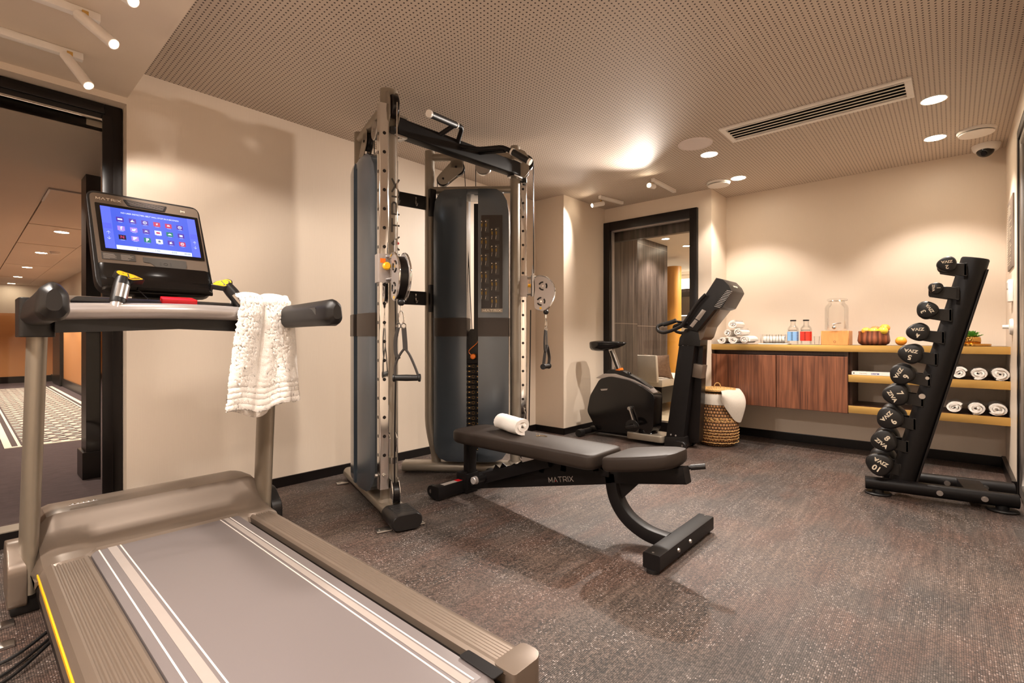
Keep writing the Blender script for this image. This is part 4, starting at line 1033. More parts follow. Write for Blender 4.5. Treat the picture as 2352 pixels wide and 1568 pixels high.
    b = NB(); hz = []
    while zz > .25:
        # holes on the front face and on the side face nearest the aisle
        cyl(b, T(gx-.0262, gy, zz), T(gx-.0278, gy, zz), .0095, n=14)
        for sy in (1, -1): cyl(b, T(gx, gy+sy*.0262, zz), T(gx, gy+sy*.0278, zz), .0095, n=14)
        zz -= .104
    obj('pin_holes', b, 'black', gr)
    b = NB(); sweep(b, [T(-.02, .03, zt-.06), T(gx, gy, zt-.06)], rrect(.04, .03, .004, 2)); obj('rail_bracket', b, 'steel', cm); b = NB(); sweep(b, [T(-.02, .03, .24), T(gx, gy, .24)], rrect(.04, .03, .004, 2)); cyl(b, T(gx-.03, gy, .24), T(gx-.045, gy, .24), .011, n=14); cyl(b, T(gx, gy+.03, .24), T(gx, gy+.045, .24), .011, n=14); obj('rail_bracket', b, 'steel', cm)
    # top nose: twin plates and wheel over the guide rail
    b = NB()
    for y in (-.028, .024):
        prism(b, round_poly([T(-.03, y, HC+.0), T(-.075, y, HC-.02), T(-.105, y, HC-.07), T(-.105, y, HC-.17), T(-.07, y, HC-.21), T(-.03, y, HC-.21)], .015), ay*.004)
    obj('nose_plate', b, 'frame', cm)
    b = NB(); cyl(b, T(-.075, -.018, HC-.10), T(-.075, .018, HC-.10), .062, n=28, bev=.004); obj('pulley_wheel', b, 'black', cm)
    b = NB(); cyl(b, T(-.075, -.034, HC-.10), T(-.075, .034, HC-.10), .008, n=12); obj('axle_bolt', b, 'chrome', cm)
    b = NB(); cyl(b, T(-.07, 0, HC-.245), T(-.07, 0, HC-.21), .018, n=18, bev=.003); obj('rubber_stop', b, 'rubber', cm)
    # cables at the front
    b = NB(); tube(b, [T(-.135, -.002, HC-.10), T(-.137, -.002, 1.47)], .0035, 8); obj('upper_cable', b, 'chrome' if left else 'black', cm)
    b = NB(); tube(b, [T(-.115, 0, 1.2), T(-.112, -.004, .9), T(-.105, 0, .5), T(-.10, 0, .16)], .0045, 8, smooth=5); obj('lower_cable', b, 'black', cm)
    b = NB()
    for y in (-.022, .019): prism(b, round_poly([T(-.13, y, .07), T(-.055, y, .07), T(-.04, y, .17), T(-.065, y, .22), T(-.11, y, .22), T(-.14, y, .15)], .02), ay*.003)
    obj('bottom_plate', b, 'chrome', cm)
    b = NB(); cyl(b, T(-.09, -.017, .14), T(-.09, .017, .14), .055, n=28, bev=.004); obj('pulley_wheel', b, 'black', cm)
    b = NB()
    for y in (-.02, .02): tube(b, [T(-.06, y, .36), T(-.075, y, .44), T(-.07, y, .47)], .006, 8)
    cyl(b, T(-.075, 0, .30), T(-.075, 0, .335), .02, n=18); obj('catch_fork', b, 'chrome', cm)
    # sliding pulley carriage
    b = NB(); sweep(b, [T(gx, gy, 1.30), T(gx, gy, 1.456)], rrect(.072, .072, .006, 3), up=ay)
    car = obj('pulley_carriage', b, 'silver', cm)
    b = NB(); cyl(b, T(gx-.035, gy, 1.385), T(gx-.055, gy, 1.385), .012, n=16); cyl(b, T(gx-.055, gy, 1.385), T(gx-.083, gy, 1.385), .021, n=24, bev=.006); obj('pin_knob', b, 'yellow', car)
    b = NB(); tube(b, rcorner([T(gx-.03, gy-.02, 1.435), T(gx-.09, gy-.032, 1.435), T(gx-.09, gy-.032, 1.32), T(gx-.03, gy-.02, 1.32)], .02), .0065, 10, up=ay); obj('slide_handle', b, 'silver', car)
    b = NB(); prism(b, [T(gx-.0365, gy-.004, 1.405), T(gx-.0365, gy+.026, 1.405), T(gx-.0365, gy+.026, 1.43), T(gx-.0365, gy-.004, 1.43)], -ax*.001); obj('warning_sticker', b, 'orange', car)
    px_ = gx-.055; py_ = .006
    b = NB(); cyl(b, T(px_-.02, py_, 1.30), T(px_-.02, py_, 1.455), .017, n=20); cyl(b, T(px_-.02, py_, 1.455), T(px_-.02, py_, 1.50), .010, n=14); cyl(b, T(px_-.02, py_, 1.50), T(px_-.02, py_, 1.53), .006, n=12)
    sweep(b, [T(gx, gy, 1.44), T(px_-.02, py_, 1.44)], rrect(.03, .012, .003, 2)); sweep(b, [T(gx, gy, 1.315), T(px_-.02, py_, 1.315)], rrect(.03, .012, .003, 2)); obj('swivel_post', b, 'steel', car)
    # D-shaped twin plates
    hx = px_-.03
    def D(y, k=1.0):
        o = [(0, 1.435), (-.03, 1.447), (-.075, 1.440), (-.115, 1.412), (-.143, 1.37), (-.148, 1.32), (-.135, 1.27), (-.105, 1.225), (-.06, 1.19), (-.02, 1.20), (0, 1.215), (.004, 1.30), (-.004, 1.34)]
        cx, cz = -.065, 1.32
        return [T(hx+(cx+(x-cx)*k), y, cz+(z-cz)*k) for x, z in o]
    pls = []
    for y in (py_-.026, py_+.022):
        b = NB(); prism(b, round_poly(D(y), .012), ay*.004, .001, 1); pls.append(obj('pulley_housing', b, 'silver', cm))
    b = NB(); prism(b, D(py_-.022, .9), ay*.044); obj('housing_core', b, 'black', pls[0])
    for pl_, y in ((pls[0], py_-.0275), (pls[1], py_+.0265)):
        b = NB()
        for cx, cz, R_ in ((-.062, 1.375, .028), (-.048, 1.262, .027)):
            for a0 in (20, 140, 260):
                torus(b, T(hx+cx, y, cz), R_, .0055, ay, a0, a0+75, 8, 6)
        obj('slots', b, 'black', pl_)
        b = NB()
        for cx, cz in ((-.062, 1.375), (-.048, 1.262)): cyl(b, T(hx+cx, y-.002, cz), T(hx+cx, y+.002, cz), .007, n=12)
        obj('axle_bolt', b, 'chrome', pl_)
        b = NB(); cyl(b, T(hx-.045, y-.0012, 1.212), T(hx-.045, y+.0012, 1.212), .008, n=14); obj('yellow_dot', b, 'yellow', pl_)
    b = NB()
    for y in (py_-.030, py_+.030):
        o = [(0, 1.437), (-.03, 1.450), (-.077, 1.443), (-.118, 1.414), (-.146, 1.37), (-.151, 1.32), (-.138, 1.268), (-.107, 1.222), (-.075, 1.197)]
        tube(b, spline([T(hx+x, y, z) for x, z in o], 4), .005, 8)
    obj('rim_guard', b, 'chrome', cm)
    ball_c = T(hx-.085, py_, 1.185)
    b = NB(); ball(b, ball_c, .02); obj('stop_ball', b, 'rubber', cm)
    return T, ax, ay, ball_c, s1, s2
TP, axP, ayP, bP, sP1, sP2 = tower(MP, True)
TQ, axQ, ayQ, bQ, sQ1, sQ2 = tower(MQ, False)
# lettering on the left tower's front post
b = NB(); bd_ = NB()
mt = basis(TP(-.0375, -.026, 1.64), (0, 0, 1), ayP*1.0)
zv = mt.to_3x3() @ Vector((0, 0, 1))
if zv.dot(axP) > 0: mt = basis(TP(-.0375, -.026, 1.64), (0, 0, 1), -ayP)
matrix_word(b, bd_, .50, .040, mt, .0035, .10); fp = bpy.data.objects['front_post']
obj('post_lettering', b, 'greylet', fp, smooth=0, label='dark grey vertical lettering'); obj('red_dot', bd_, 'red', fp)
# placard on the right tower
yp = -.1125
def plq(x0, x1, z0, z1, d=0.0): return [TQ(x0, yp-d, z0), TQ(x1, yp-d, z0), TQ(x1, yp-d, z1), TQ(x0, yp-d, z1)]
b = NB(); prism(b, plq(.085, .238, 1.195, 1.875), -ayQ*.0015); pq = obj('exercise_placard', b, mat('placard', lin(42, 34, 30), .4, var=.03), cm)
by_ = NB(); bg_ = NB(); bs_ = NB(); random.seed(11)
yy = yp-.0016
cells = [(.212, 1.80-.122*i) for i in range(5)]+[(.138, 1.742-.122*i) for i in range(5)]
for cxp, cz in cells:
    prism(bg_, [TQ(cxp-.030, yy, cz-.05), TQ(cxp+.0, yy, cz-.05), TQ(cxp+.0, yy, cz+.045), TQ(cxp-.030, yy, cz+.045)], -ayQ*.0003)
    for dx in (.022, -.008):
        prism(by_, [TQ(cxp+dx-.004, yy-.0004, cz-.008), TQ(cxp+dx+.004, yy-.0004, cz-.008), TQ(cxp+dx+.006, yy-.0004, cz+.014), TQ(cxp+dx-.005, yy-.0004, cz+.015)], -ayQ*.0003)
        tube(by_, [TQ(cxp+dx, yy-.0006, cz+.015), TQ(cxp+dx+.012*random.choice((1, -1)), yy-.0006, cz+.03)], .0012, 4)
        cyl(bs_, TQ(cxp+dx+.002, yy-.0004, cz+.031), TQ(cxp+dx+.002, yy-.0009, cz+.031), .0045, n=8)
        tube(bs_, [TQ(cxp+dx, yy-.0005, cz-.012), TQ(cxp+dx+.004, yy-.0005, cz-.04)], .0012, 4)
obj('exercise_figures', by_, mat('figure_yellow', lin(150, 118, 40), .5, var=.1), pq, smooth=0); obj('figure_machines', bg_, 'greylet', pq, smooth=0); obj('figure_heads', bs_, 'cream', pq, smooth=0)
b = NB(); prism(b, plq(.085, .238, 1.178, 1.205, .0012), -ayQ*.001); obj('placard_strip', b, 'frame', pq)
b = NB(); mt = basis(TQ(.1615, yp-.0024, 1.191), -axQ, (0, 0, 1))
matrix_word(b, None, .13, .014, mt, .0006, .1); obj('placard_lettering', b, 'cream', pq, smooth=0)
# crossbeam, between the two front posts, with bent pull-up handles
cb = NB(); A = TP(0, -.05, 2.20); B_ = TQ(0, -.05, 2.22); dv = (B_-A).normalized()
sweep(cb, [A-dv*.02, B_+dv*.02], rrect(.075, .095, .008, 3)); beam = obj('pull_up_beam', cb, 'blackmetal', cm)
for c, dz in ((A, -.055), (A, .055), (B_, -.055), (B_, .055)):
    cb = NB(); box(cb, c+Vector((0, 0, dz)), (.09, .07, .012), Matrix.Rotation(.0, 4, 'Z'), .003); cyl(cb, c+Vector((.01, -.01, dz-.012)), c+Vector((.01, -.01, dz+.016)), .012, n=14)
    obj('beam_clamp', cb, 'steel', beam)
fw = Vector((dv.y, -dv.x, 0))
if fw.dot(Vector((-1, -1, 0))) < 0: fw = -fw
def pull(t0, t1, tg, sgn):
    # two struts rising to a bend, grip running on
    a = A+(B_-A)*t0; c = A+(B_-A)*t1
    g0, g1, g2, g3, g4 = tg
    b = NB(); tube(b, rcorner([a+Vector((0, 0, .02)), g0, g1, g2], .03, 5), .0145, 12); tube(b, [c+Vector((0, 0, .02)), g1*.25+g2*.75 if False else g4], .0145, 12); h = obj('pull_up_handle', b, 'blackmetal', cm)
    b = NB(); tube(b, [g2, g3], .0195, 16); obj('rubber_grip', b, 'rubber', h)
    d = (g3-g2).normalized()
    b = NB(); tube(b, [g3, g3+d*.016], .021, 16); tube(b, [g2-d*.012, g2], .021, 16); obj('grip_end', b, 'white', h)
def nearbeam(u, v, dpt):
    F = Vector((math.cos(PSI), math.sin(PSI), 0)); r = _ray(u, v); return Vector((0, 0, 1))+r*(dpt/1135.0)
pull(.50, .27, (nearbeam(1050, 330, 3.15), nearbeam(1062, 292, 3.08), nearbeam(1046, 287, 3.03), nearbeam(988, 262, 2.78), nearbeam(1040, 290, 3.02)), 1)
pull(.44, .62, (nearbeam(1100, 343, 3.12), nearbeam(1155, 338, 3.10), nearbeam(1178, 349, 3.08), nearbeam(1214, 370, 3.05), nearbeam(1160, 345, 3.10)), -1)
# rear braces between the towers
for z in (1.99, 1.285):
    b = NB(); a = TP(L, 0, z); c = TQ(L, 0, z); sweep(b, [a, c], rrect(.012, .10, .003, 2)); br_ = obj('rear_brace', b, 'blackmetal', cm)
    b = NB(); n = (c-a).normalized(); q = Vector((n.y, -n.x, 0)); q = q if q.y < 0 else -q
    for f in (.52, .78):
        p = a+(c-a)*f+q*.008; tube(b, [p+Vector((0, 0, .03)), p+Vector((0, 0, -.015)), p+q*.012+Vector((0, 0, -.032)), p+q*.024+Vector((0, 0, -.02))], .006, 8, smooth=3)
    for dz in (-.075, .075): cyl(b, c+q*.03+Vector((0, 0, dz)), c+q*.05+Vector((0, 0, dz)), .012, n=14)
    obj('hook', b, 'steel', br_)
    b = NB(); box(b, c+q*.03, (.05, .05, .2), Matrix.Rotation(math.atan2(n.y, n.x), 4, 'Z'), .004); obj('brace_bracket', b, 'blackmetal', cm)

# strap handles hanging from each pulley (things of their own)
def strap_handle(top, gdir, label, w=.135, drop=.40, sh=0.0):
    gdir = Vector(gdir).normalized(); t = thing('strap_handle', label, 'cable handle', tuple(top-Vector((0, 0, drop+.02))), 0, 'cable machine handles')
    z = lambda d: top-Vector((0, 0, d))
    side = gdir.cross(Vector((0, 0, 1))).normalized()
    b = NB(); tube(b, [z(.018), z(.045)], .006, 8); pts = [z(.045), z(.06)+gdir*.011, z(.10)+gdir*.014, z(.118), z(.10)-gdir*.012, z(.06)-gdir*.009]
    tube(b, spline(pts, 4, True), .0035, 8, up=side, loop=True); torus(b, z(.125)+gdir*.012, .013, .003, side, n=18, k=6); torus(b, z(.125)-gdir*.014, .012, .003, side, n=18, k=6); obj('carabiner', b, 'chrome', t)
    g = z(drop); g = g+gdir*sh; e0 = g-gdir*w/2; e1 = g+gdir*w/2
    b = NB(); strap = rrect(.026, .003, .001, 1)
    sweep(b, spline([z(.135)+gdir*.014, z(.21)+gdir*.02, z(.255)+gdir*.022], 4), strap, up=side); 
    rs = spline([z(.245)+gdir*.020, z(.28)+gdir*.045, z(.34)+gdir*.072, e1-gdir*.003], 5); sweep(b, rs, rrect(.010, .022, .002, 1), up=side)
    rs = spline([z(.245)+gdir*.018, z(.275)-gdir*.005, z(.33)-gdir*.030, e0+gdir*.006], 5); sweep(b, rs, rrect(.010, .022, .002, 1), up=side)
    sweep(b, spline([z(.135)-gdir*.016, z(.20)-gdir*.030, z(.27)-gdir*.028, z(.30)-gdir*.01], 5), rrect(.018, .012, .002, 1), up=side)
    obj('strap', b, mat('webbing', lin(52, 46, 42), .7, bump=.4), t)
    b = NB(); sweep(b, [e0-gdir*.004, e0+gdir*.004, e0+gdir*.008, g, e1-gdir*.008, e1-gdir*.004, e1+gdir*.004], circ(.0165, 18), up=(0, 0, 1), scales=[1.25, 1.3, .95, 1.05, .95, 1.3, 1.25]); obj('handle_grip', b, 'rubber', t)
strap_handle(bP-Vector((0, 0, .0)), (.666, -.745, 0), 'black strap handle with ribbed grip hanging from the left tower pulley', sh=.03)
strap_handle(bQ-Vector((0, 0, .0)), (.95, .30, 0), 'black strap handle hanging from the right tower pulley, in front of the pale wall', w=.12)

# ------------------------------------------------------------ bench
BX = 2.20
bn = thing('weight_bench', 'adjustable flat bench with dark grey vinyl pads and a white rolled towel on it', 'bench', (BX, 1.7, 0))
def pad(x0, x1, y0, y1, z, th, rad, tilt=0.0, taper=None, name='backrest_pad'):
    # rounded slab, top edge softened
    ins = [(0, .012), (.010, .003), (.02, 0), (th-.014, 0), (th-.004, .004), (th, .014)]
    rs = []
    for dz, i in ins:
        if taper: P = [V(x0+i, y1-i, 0), V(x0+i, y0+.14, 0), V(x0+taper+i, y0+i, 0), V(x1-taper-i, y0+i, 0), V(x1-i, y0+.14, 0), V(x1-i, y1-i, 0)]; rr = [rad, .12, rad*1.2, rad*1.2, .12, rad]
        else: P = [V(x0+i, y1-i, 0), V(x0+i, y0+i, 0), V(x1-i, y0+i, 0), V(x1-i, y1-i, 0)]; rr = [rad*1.6, rad, rad, rad*1.6]
        pts = round_poly(P, rr, 6)
        q = []
        for p in pts:
            yy = p.y; zz = z-th+dz
            if tilt: d = y1-yy; zz += math.sin(tilt)*d; yy = y1-d*math.cos(tilt)
            q.append(Vector((p.x, yy, zz)))
        rs.append(q)
    b = NB(); rings(b, rs)
    return obj(name, b, 'vinyl', bn, smooth=50)
pad(2.03, 2.345, 1.30, 2.345, .425, .075, .055)
pad(2.03, 2.345, .915, 1.262, .425, .07, .055, tilt=.175, taper=.055, name='seat_pad')
def bar(pts, w, h, name, m='blackmetal', par=None, up=(0, 0, 1), r=.006):
    b = NB(); sweep(b, pts, rrect(w, h, r, 2), up=up); return obj(name, b, m, par or bn)
sp = bar([(BX, 2.36, .055), (BX, 1.28, .300)], .062, .07, 'spine')
bar([(BX, 1.31, .300), (BX, .90, .375)], .062, .075, 'seat_support')
prog = spline([(BX, 1.285, .315), (BX, 1.262, .20), (BX, 1.20, .115), (BX, 1.10, .065), (BX, .99, .052)], 8)
bar(prog, .062, .062, 'front_leg')
fb = bar([(1.955, .955, .048), (2.575, .955, .048)], .078, .066, 'front_foot')
rb = bar([(1.935, 2.36, .05), (2.50, 2.36, .05)], .072, .075, 'rear_foot')
bar([(BX, 2.33, .08), (BX, 2.33, .352)], .065, .055, 'rear_post', up=(0, 1, 0))
b = NB(); span(b, BX-.05, BX+.05, 2.31, 2.36, .0, .14, .006); box(b, (BX, 2.35, .08), (.11, .10, .10), None, .006); obj('rear_sleeve', b, 'blackmetal', bn)
bar([(BX, 2.30, .345), (BX, 1.36, .345)], .05, .02, 'pad_frame')
b = NB()
pts = [V(BX-.02, 2.10, .20), V(BX-.02, 1.52, .30), V(BX-.02, 1.40, .31)]
saw = [V(0, 2.12, .145)]
for i in range(4):
    y = 2.02-i*.15; z = .165+i*.034
    saw += [V(0, y+.05, z+.062), V(0, y+.015, z+.045), V(0, y+.015, z+.012), V(0, y-.02, z+.01), V(0, y-.03, z+.05)]
saw += [V(0, 1.40, .36), V(0, 1.37, .30)]
b = NB()
for xo in (-.034, .028): prism(b, [p+Vector((BX+xo, 0, 0)) for p in saw], (.006, 0, 0))
obj('adjustment_ladder', b, 'blackmetal', bn, smooth=0)
st = bar([(BX-.062, 2.13, .142), (BX-.062, 1.64, .325)], .03, .062, 'support_strut'); bar([(BX+.05, 2.14, .145), (BX+.05, 1.66, .315)], .012, .055, 'support_strut')
b = NB(); cyl(b, (BX-.17, 2.12, .15), (BX+.17, 2.12, .15), .010, n=14); cyl(b, (BX-.15, 2.12, .15), (BX-.075, 2.12, .15), .021, n=20); cyl(b, (BX+.06, 2.12, .15), (BX+.17, 2.12, .15), .021, n=20); gb = obj('lock_bar', b, 'rubber', bn)
b = NB(); cyl(b, (BX-.175, 2.12, .15), (BX-.15, 2.12, .15), .022, n=24, bev=.003); cyl(b, (BX-.157, 2.12, .15), (BX-.15, 2.12, .15), .024, n=24); obj('bar_end', b, 'silver', gb)
b = NB()
for p in ((BX-.058, 1.68, .308), (BX-.034, 1.33, .352), (BX-.035, 2.27, .072)): cyl(b, Vector(p), Vector(p)-Vector((.007, 0, 0)), .010, .007, n=14)
for y, z in ((.915, .05), (.915, .05)): pass
for x in (2.14, 2.27): cyl(b, (x, .918, .05), (x, .909, .05), .011, .008, n=14)
for x in (1.972, 2.56): cyl(b, (x, .955, .081), (x, .955, .083), .005, n=10)
obj('bolt', b, 'steel', bn)
b = NB(); cyl(b, (BX-.045, 1.31, .352), (BX+.045, 1.31, .352), .02, n=18); span(b, BX-.045, BX-.033, 1.28, 1.34, .30, .365, .008); span(b, BX+.033, BX+.045, 1.28, 1.34, .30, .365, .008); obj('pivot', b, 'blackmetal', bn)
prism_b = NB(); prism(prism_b, [V(BX-.004, 1.24, .30), V(BX-.004, 1.10, .33), V(BX-.004, 1.235, .19)], (.008, 0, 0)); obj('gusset', prism_b, 'blackmetal', bn)
b = NB(); tube(b, [(2.22, 1.02, .385), (2.235, .96, .388), (2.255, .90, .398)], .008, 10, smooth=4); h_ = obj('seat_lever', b, 'blackmetal', bn)
b = NB(); tube(b, [(2.252, .905, .398), (2.272, .845, .410)], .013, 14); obj('lever_grip', b, 'rubber', h_)
for x in (1.97, 2.55):
    b = NB(); cyl(b, (x, .955, 0), (x, .955, .016), .028, n=20); cyl(b, (x, 2.36, 0), (x, 2.36, .014), .02, n=20); obj('rubber_foot', b, 'rubber', bn)
for x in (1.955, 2.47):
    b = NB(); cyl(b, (x, 2.425, .042), (x+.028, 2.425, .042), .04, n=28, bev=.006); wh = obj('transport_wheel', b, 'rubber', bn)
    b = NB(); cyl(b, (x-.002, 2.425, .042), (x+.03, 2.425, .042), .012, n=14); obj('hub', b, 'steel', wh)
b = NB(); span(b, 1.99, 2.14, 2.335, 2.375, .0872, .0882); ws = obj('safety_label', b, 'tag', bn, smooth=0)
b = NB(); span(b, 2.10, 2.14, 2.335, 2.375, .0882, .0886); obj('label_stripe', b, 'red', ws, smooth=0)
b = NB(); bd_ = NB(); yd = Vector((0, -1.08, .245)).normalized(); mt = basis(Vector((BX-.0315, 1.585, .231)), yd, Vector((0, .245, 1.08)).normalized())
matrix_word(b, bd_, .165, .026, mt, -.001, .10)
obj('spine_lettering', b, 'tag', sp, smooth=0); obj('red_dot', bd_, 'red', sp)
# rolled towels
def towel_roll(name, label, c, L, R, axis_rot, squash=.9, tail=None, turns=2.6, seed=0, group=None, cat='towel', th=None, flat=0.0):
    rnd = random.Random(seed); th = th or R/(turns+.55); n = int(turns*16)
    t = thing(name, label, cat, c, axis_rot, group)
    wob = [rnd.uniform(-1, 1) for _ in range(8)]
    cl = []
    for i in range(n+1):
        a = i/n*turns*2*PI; r = th*.35+(R-th*.5-th*.35)*(i/n)
        w = 1+.07*math.sin(a*1.0+wob[0]*3)*wob[1]+.05*math.sin(2*a+wob[2]*3)
        cl.append((r*w*math.cos(a+wob[3]), r*w*math.sin(a+wob[3])*squash))
    b = NB()
    m = 26; rows = []
    for k in range(m+1):
        y = -L/2+L*k/m
        ed = 1.0 if 0 < k < m else .96
        row = []
        for side in (1, -1):
            rng = range(n+1) if side == 1 else range(n, -1, -1)
            for i in rng:
                p = cl[i]; q = cl[min(i+1, n)]; o = cl[max(i-1, 0)]
                tx, tz = q[0]-o[0], q[1]-o[1]; ll = math.hypot(tx, tz) or 1
                nx_, nz_ = tz/ll, -tx/ll
                h = th*.42*(1+.06*math.sin(i*1.7+k*.5+wob[4]))*ed + mnoise.noise(Vector((i*.55+seed, y*70, side*3.0)))*.0022
                px_, pz_ = p[0]+nx_*side*h, p[1]+nz_*side*h
                bend = .003*math.sin(y*30+wob[5]*4)
                row.append(Vector((px_+bend, y+.004*math.sin(i*.6+wob[6]*5)*(1 if k in (0, m) else 0), max(pz_, -R*squash+.0005)+R*squash)))
        rows.append(row)
    rings(b, rows, cap=False)
    # end faces of the rolled strip
    bm = b; bm.verts.ensure_lookup_table(); per = 2*(n+1)
    for k in (0, m):
        base = k*per
        for i in range(n):
            a_, b_, c_, d_ = base+i, base+i+1, base+per-2-i, base+per-1-i
            try: bm.faces.new((bm.verts[a_], bm.verts[b_], bm.verts[c_], bm.verts[d_]))
            except ValueError: pass
    obj('towel_fabric', b, 'towel', t, world=False, smooth=70)
    return t
towel_roll('rolled_towel', 'white rolled towel lying on the bench backrest', (2.222, 1.99, .425), .25, .062, -.30, .92, turns=1.9, seed=4, th=.024)
# keys
t = thing('key_bunch', 'small bunch of brass keys on the bench beside the rolled towel', 'keys', (2.24, 1.80, .426))
b = NB()
for a, l, dx in ((.3, .045, 0), (-.5, .05, .012)):
    ca, sa = math.cos(a), math.sin(a); ky = NB(); cyl(ky, (0, 0, 0), (0, 0, .002), .010, n=16); span(ky, .008, l, -.0025, .0025, 0, .002); span(ky, l-.012, l-.008, -.006, 0, 0, .002); span(ky, l-.005, l-.001, -.005, 0, 0, .002)
    add(b, ky, Matrix.Translation((dx, 0, 0)) @ Matrix.Rotation(a-PI/4, 4, 'Z'))
obj('key', b, 'keys', t, world=False)
b = NB(); torus(b, (0, 0, .009), .010, .001, (.5, .3, .2), n=20, k=5); obj('key_ring', b, 'chrome', t, world=False)

# ------------------------------------------------------------ exercise bike, built on its own centre plane
XB = 4.40
bk = thing('exercise_bike', 'black upright exercise bike in front of the rear window', 'exercise bike', (XB, 2.3, 0))
def side(pts, X, w, name, m, r=.02, bev=.01, par=None, seg=3):
    P = [onX(u, v, XB-w/2) for u, v in pts]; P = [Vector((X-w/2, p.y, p.z)) for p in P]
    b = NB(); prism(b, round_poly(P, r, 5), (w, 0, 0), bev, seg); return obj(name, b, m, par or bk, smooth=45)
body = side([(1377, 870), (1400, 864), (1440, 872), (1470, 885), (1503, 908), (1500, 985), (1490, 1000), (1372, 990), (1348, 944), (1355, 908)], XB, .18, 'body_shroud', 'blackgloss', .035, .03, seg=4)
side([(1368, 868), (1386, 858), (1412, 858), (1455, 872), (1490, 890), (1507, 910), (1480, 897), (1440, 880), (1390, 870)], XB, .10, 'top_cover', 'silver', .012, .008)
side([(1391, 858), (1398, 848), (1430, 852), (1468, 872), (1495, 892), (1470, 886), (1430, 868)], XB, .075, 'top_cap', 'blackpl', .012, .008)
P0 = onX(1425, 858, XB); P1_ = onX(1402, 796, XB)
b = NB(); sweep(b, [P0, P1_], rrect(.05, .045, .01, 3), up=(0, 1, 0)); sp_ = obj('seat_post', b, 'steel', bk)
b = NB(); sweep(b, [P0+(P1_-P0)*.1-Vector((.0262, 0, 0)), P0+(P1_-P0)*.85-Vector((.0262, 0, 0))], rrect(.022, .002, .0005, 1), up=(1, 0, 0)); obj('height_scale', b, 'black', sp_)
b = NB(); pc = P0+(P1_-P0)*.12; sweep(b, [pc-(P1_-P0)*.03, pc+(P1_-P0)*.05], rrect(.068, .07, .012, 3), up=(0, 1, 0)); obj('post_collar', b, 'orange', sp_)
b = NB(); kc = onX(1428, 862, XB); cyl(b, kc+Vector((0, -.02, .0)), kc+Vector((-.01, -.10, .02)), .01, n=12); cyl(b, kc+Vector((-.01, -.07, .012)), kc+Vector((-.014, -.105, .020)), .021, n=20, bev=.005); obj('height_knob', b, 'blackpl', bk)
# saddle
rs = []; sc_ = onX(1400, 790, XB)
for t_, w_, zt, zb in ((0, .05, .008, -.022), (.02, .09, .024, -.075), (.10, .115, .030, -.08), (.20, .10, .028, -.076), (.30, .065, .024, -.062), (.40, .044, .022, -.044), (.48, .034, .018, -.022), (.525, .016, .010, -.004)):
    y = 2.80-t_*.73; r_ = []
    for i in range(16):
        a = 2*PI*i/16; s_, c_ = math.sin(a), math.cos(a)
        r_.append(Vector((XB+w_*c_, y, .935+(zt*abs(s_)**.6 if s_ > 0 else zb*abs(s_)**.6))))
    rs.append(r_)
b = NB(); rings(b, rs); obj('saddle', b, 'blackgloss', bk, smooth=70)
# crank and pedal on the near side
ca = onX(1448, 937, XB-.1); cb_ = onX(1462, 975, XB-.1)
b = NB(); cyl(b, ca+Vector((.03, 0, 0)), ca+Vector((-.03, 0, 0)), .018, n=18); sweep(b, [ca+Vector((-.022, 0, .01)), cb_+Vector((-.03, 0, 0))], rrect(.014, .034, .005, 2), up=(1, 0, 0)); cyl(b, ca+Vector((-.03, 0, 0)), ca+Vector((-.036, 0, 0)), .012, n=14); obj('crank_arm', b, 'steel', bk)
pc = cb_+Vector((-.085, 0, -.005))
b = NB(); box(b, pc, (.09, .10, .024), Matrix.Rotation(-.25, 4, 'X'), .006); pd_ = obj('pedal', b, 'blackpl', bk)
b = NB(); sweep(b, [pc+Vector((.0, .052*math.cos(math.radians(a)), .045*math.sin(math.radians(a)))) for a in range(-5, 190, 13)], rrect(.035, .003, .001, 1), up=(1, 0, 0)); obj('pedal_strap', b, 'rubber', pd_)
# floor frame
b = NB(); sweep(b, [(XB-.02, 2.80, .055), (XB-.02, 1.95, .055)], rrect(.085, .05, .02, 4)); obj('floor_rail', b, 'blackmetal', bk)
b = NB(); sweep(b, [(XB-.26, 2.80, .04), (XB+.24, 2.80, .04)], rrect(.06, .055, .024, 4)); obj('rear_stabiliser', b, 'blackmetal', bk)
b = NB(); sweep(b, [(XB-.27, 2.80, .04), (XB-.20, 2.80, .04)], rrect(.072, .066, .028, 4)); obj('stabiliser_cap', b, 'rubber', bk); b = NB(); sweep(b, [(XB+.18, 2.80, .04), (XB+.25, 2.80, .04)], rrect(.072, .066, .028, 4)); obj('stabiliser_cap', b, 'rubber', bk)
b = NB(); prism(b, round_poly([V(XB-.13, 2.35, .03), V(XB-.13, 1.98, .03), V(XB+.13, 1.98, .03), V(XB+.13, 2.35, .03)], .04), (0, 0, .06), .015, 3); obj('front_base', b, 'base', bk)
b = NB(); rs = []
for z, s_ in ((.085, 1.25), (.10, 1.12), (.14, .98), (.2, .9)): rs.append([Vector((XB+.09*s_*math.cos(a), 2.21+.10*s_*math.sin(a), z)) for a in [2*PI*i/24 for i in range(24)]])
rings(b, rs); obj('flywheel_skirt', b, 'blackgloss', bk)
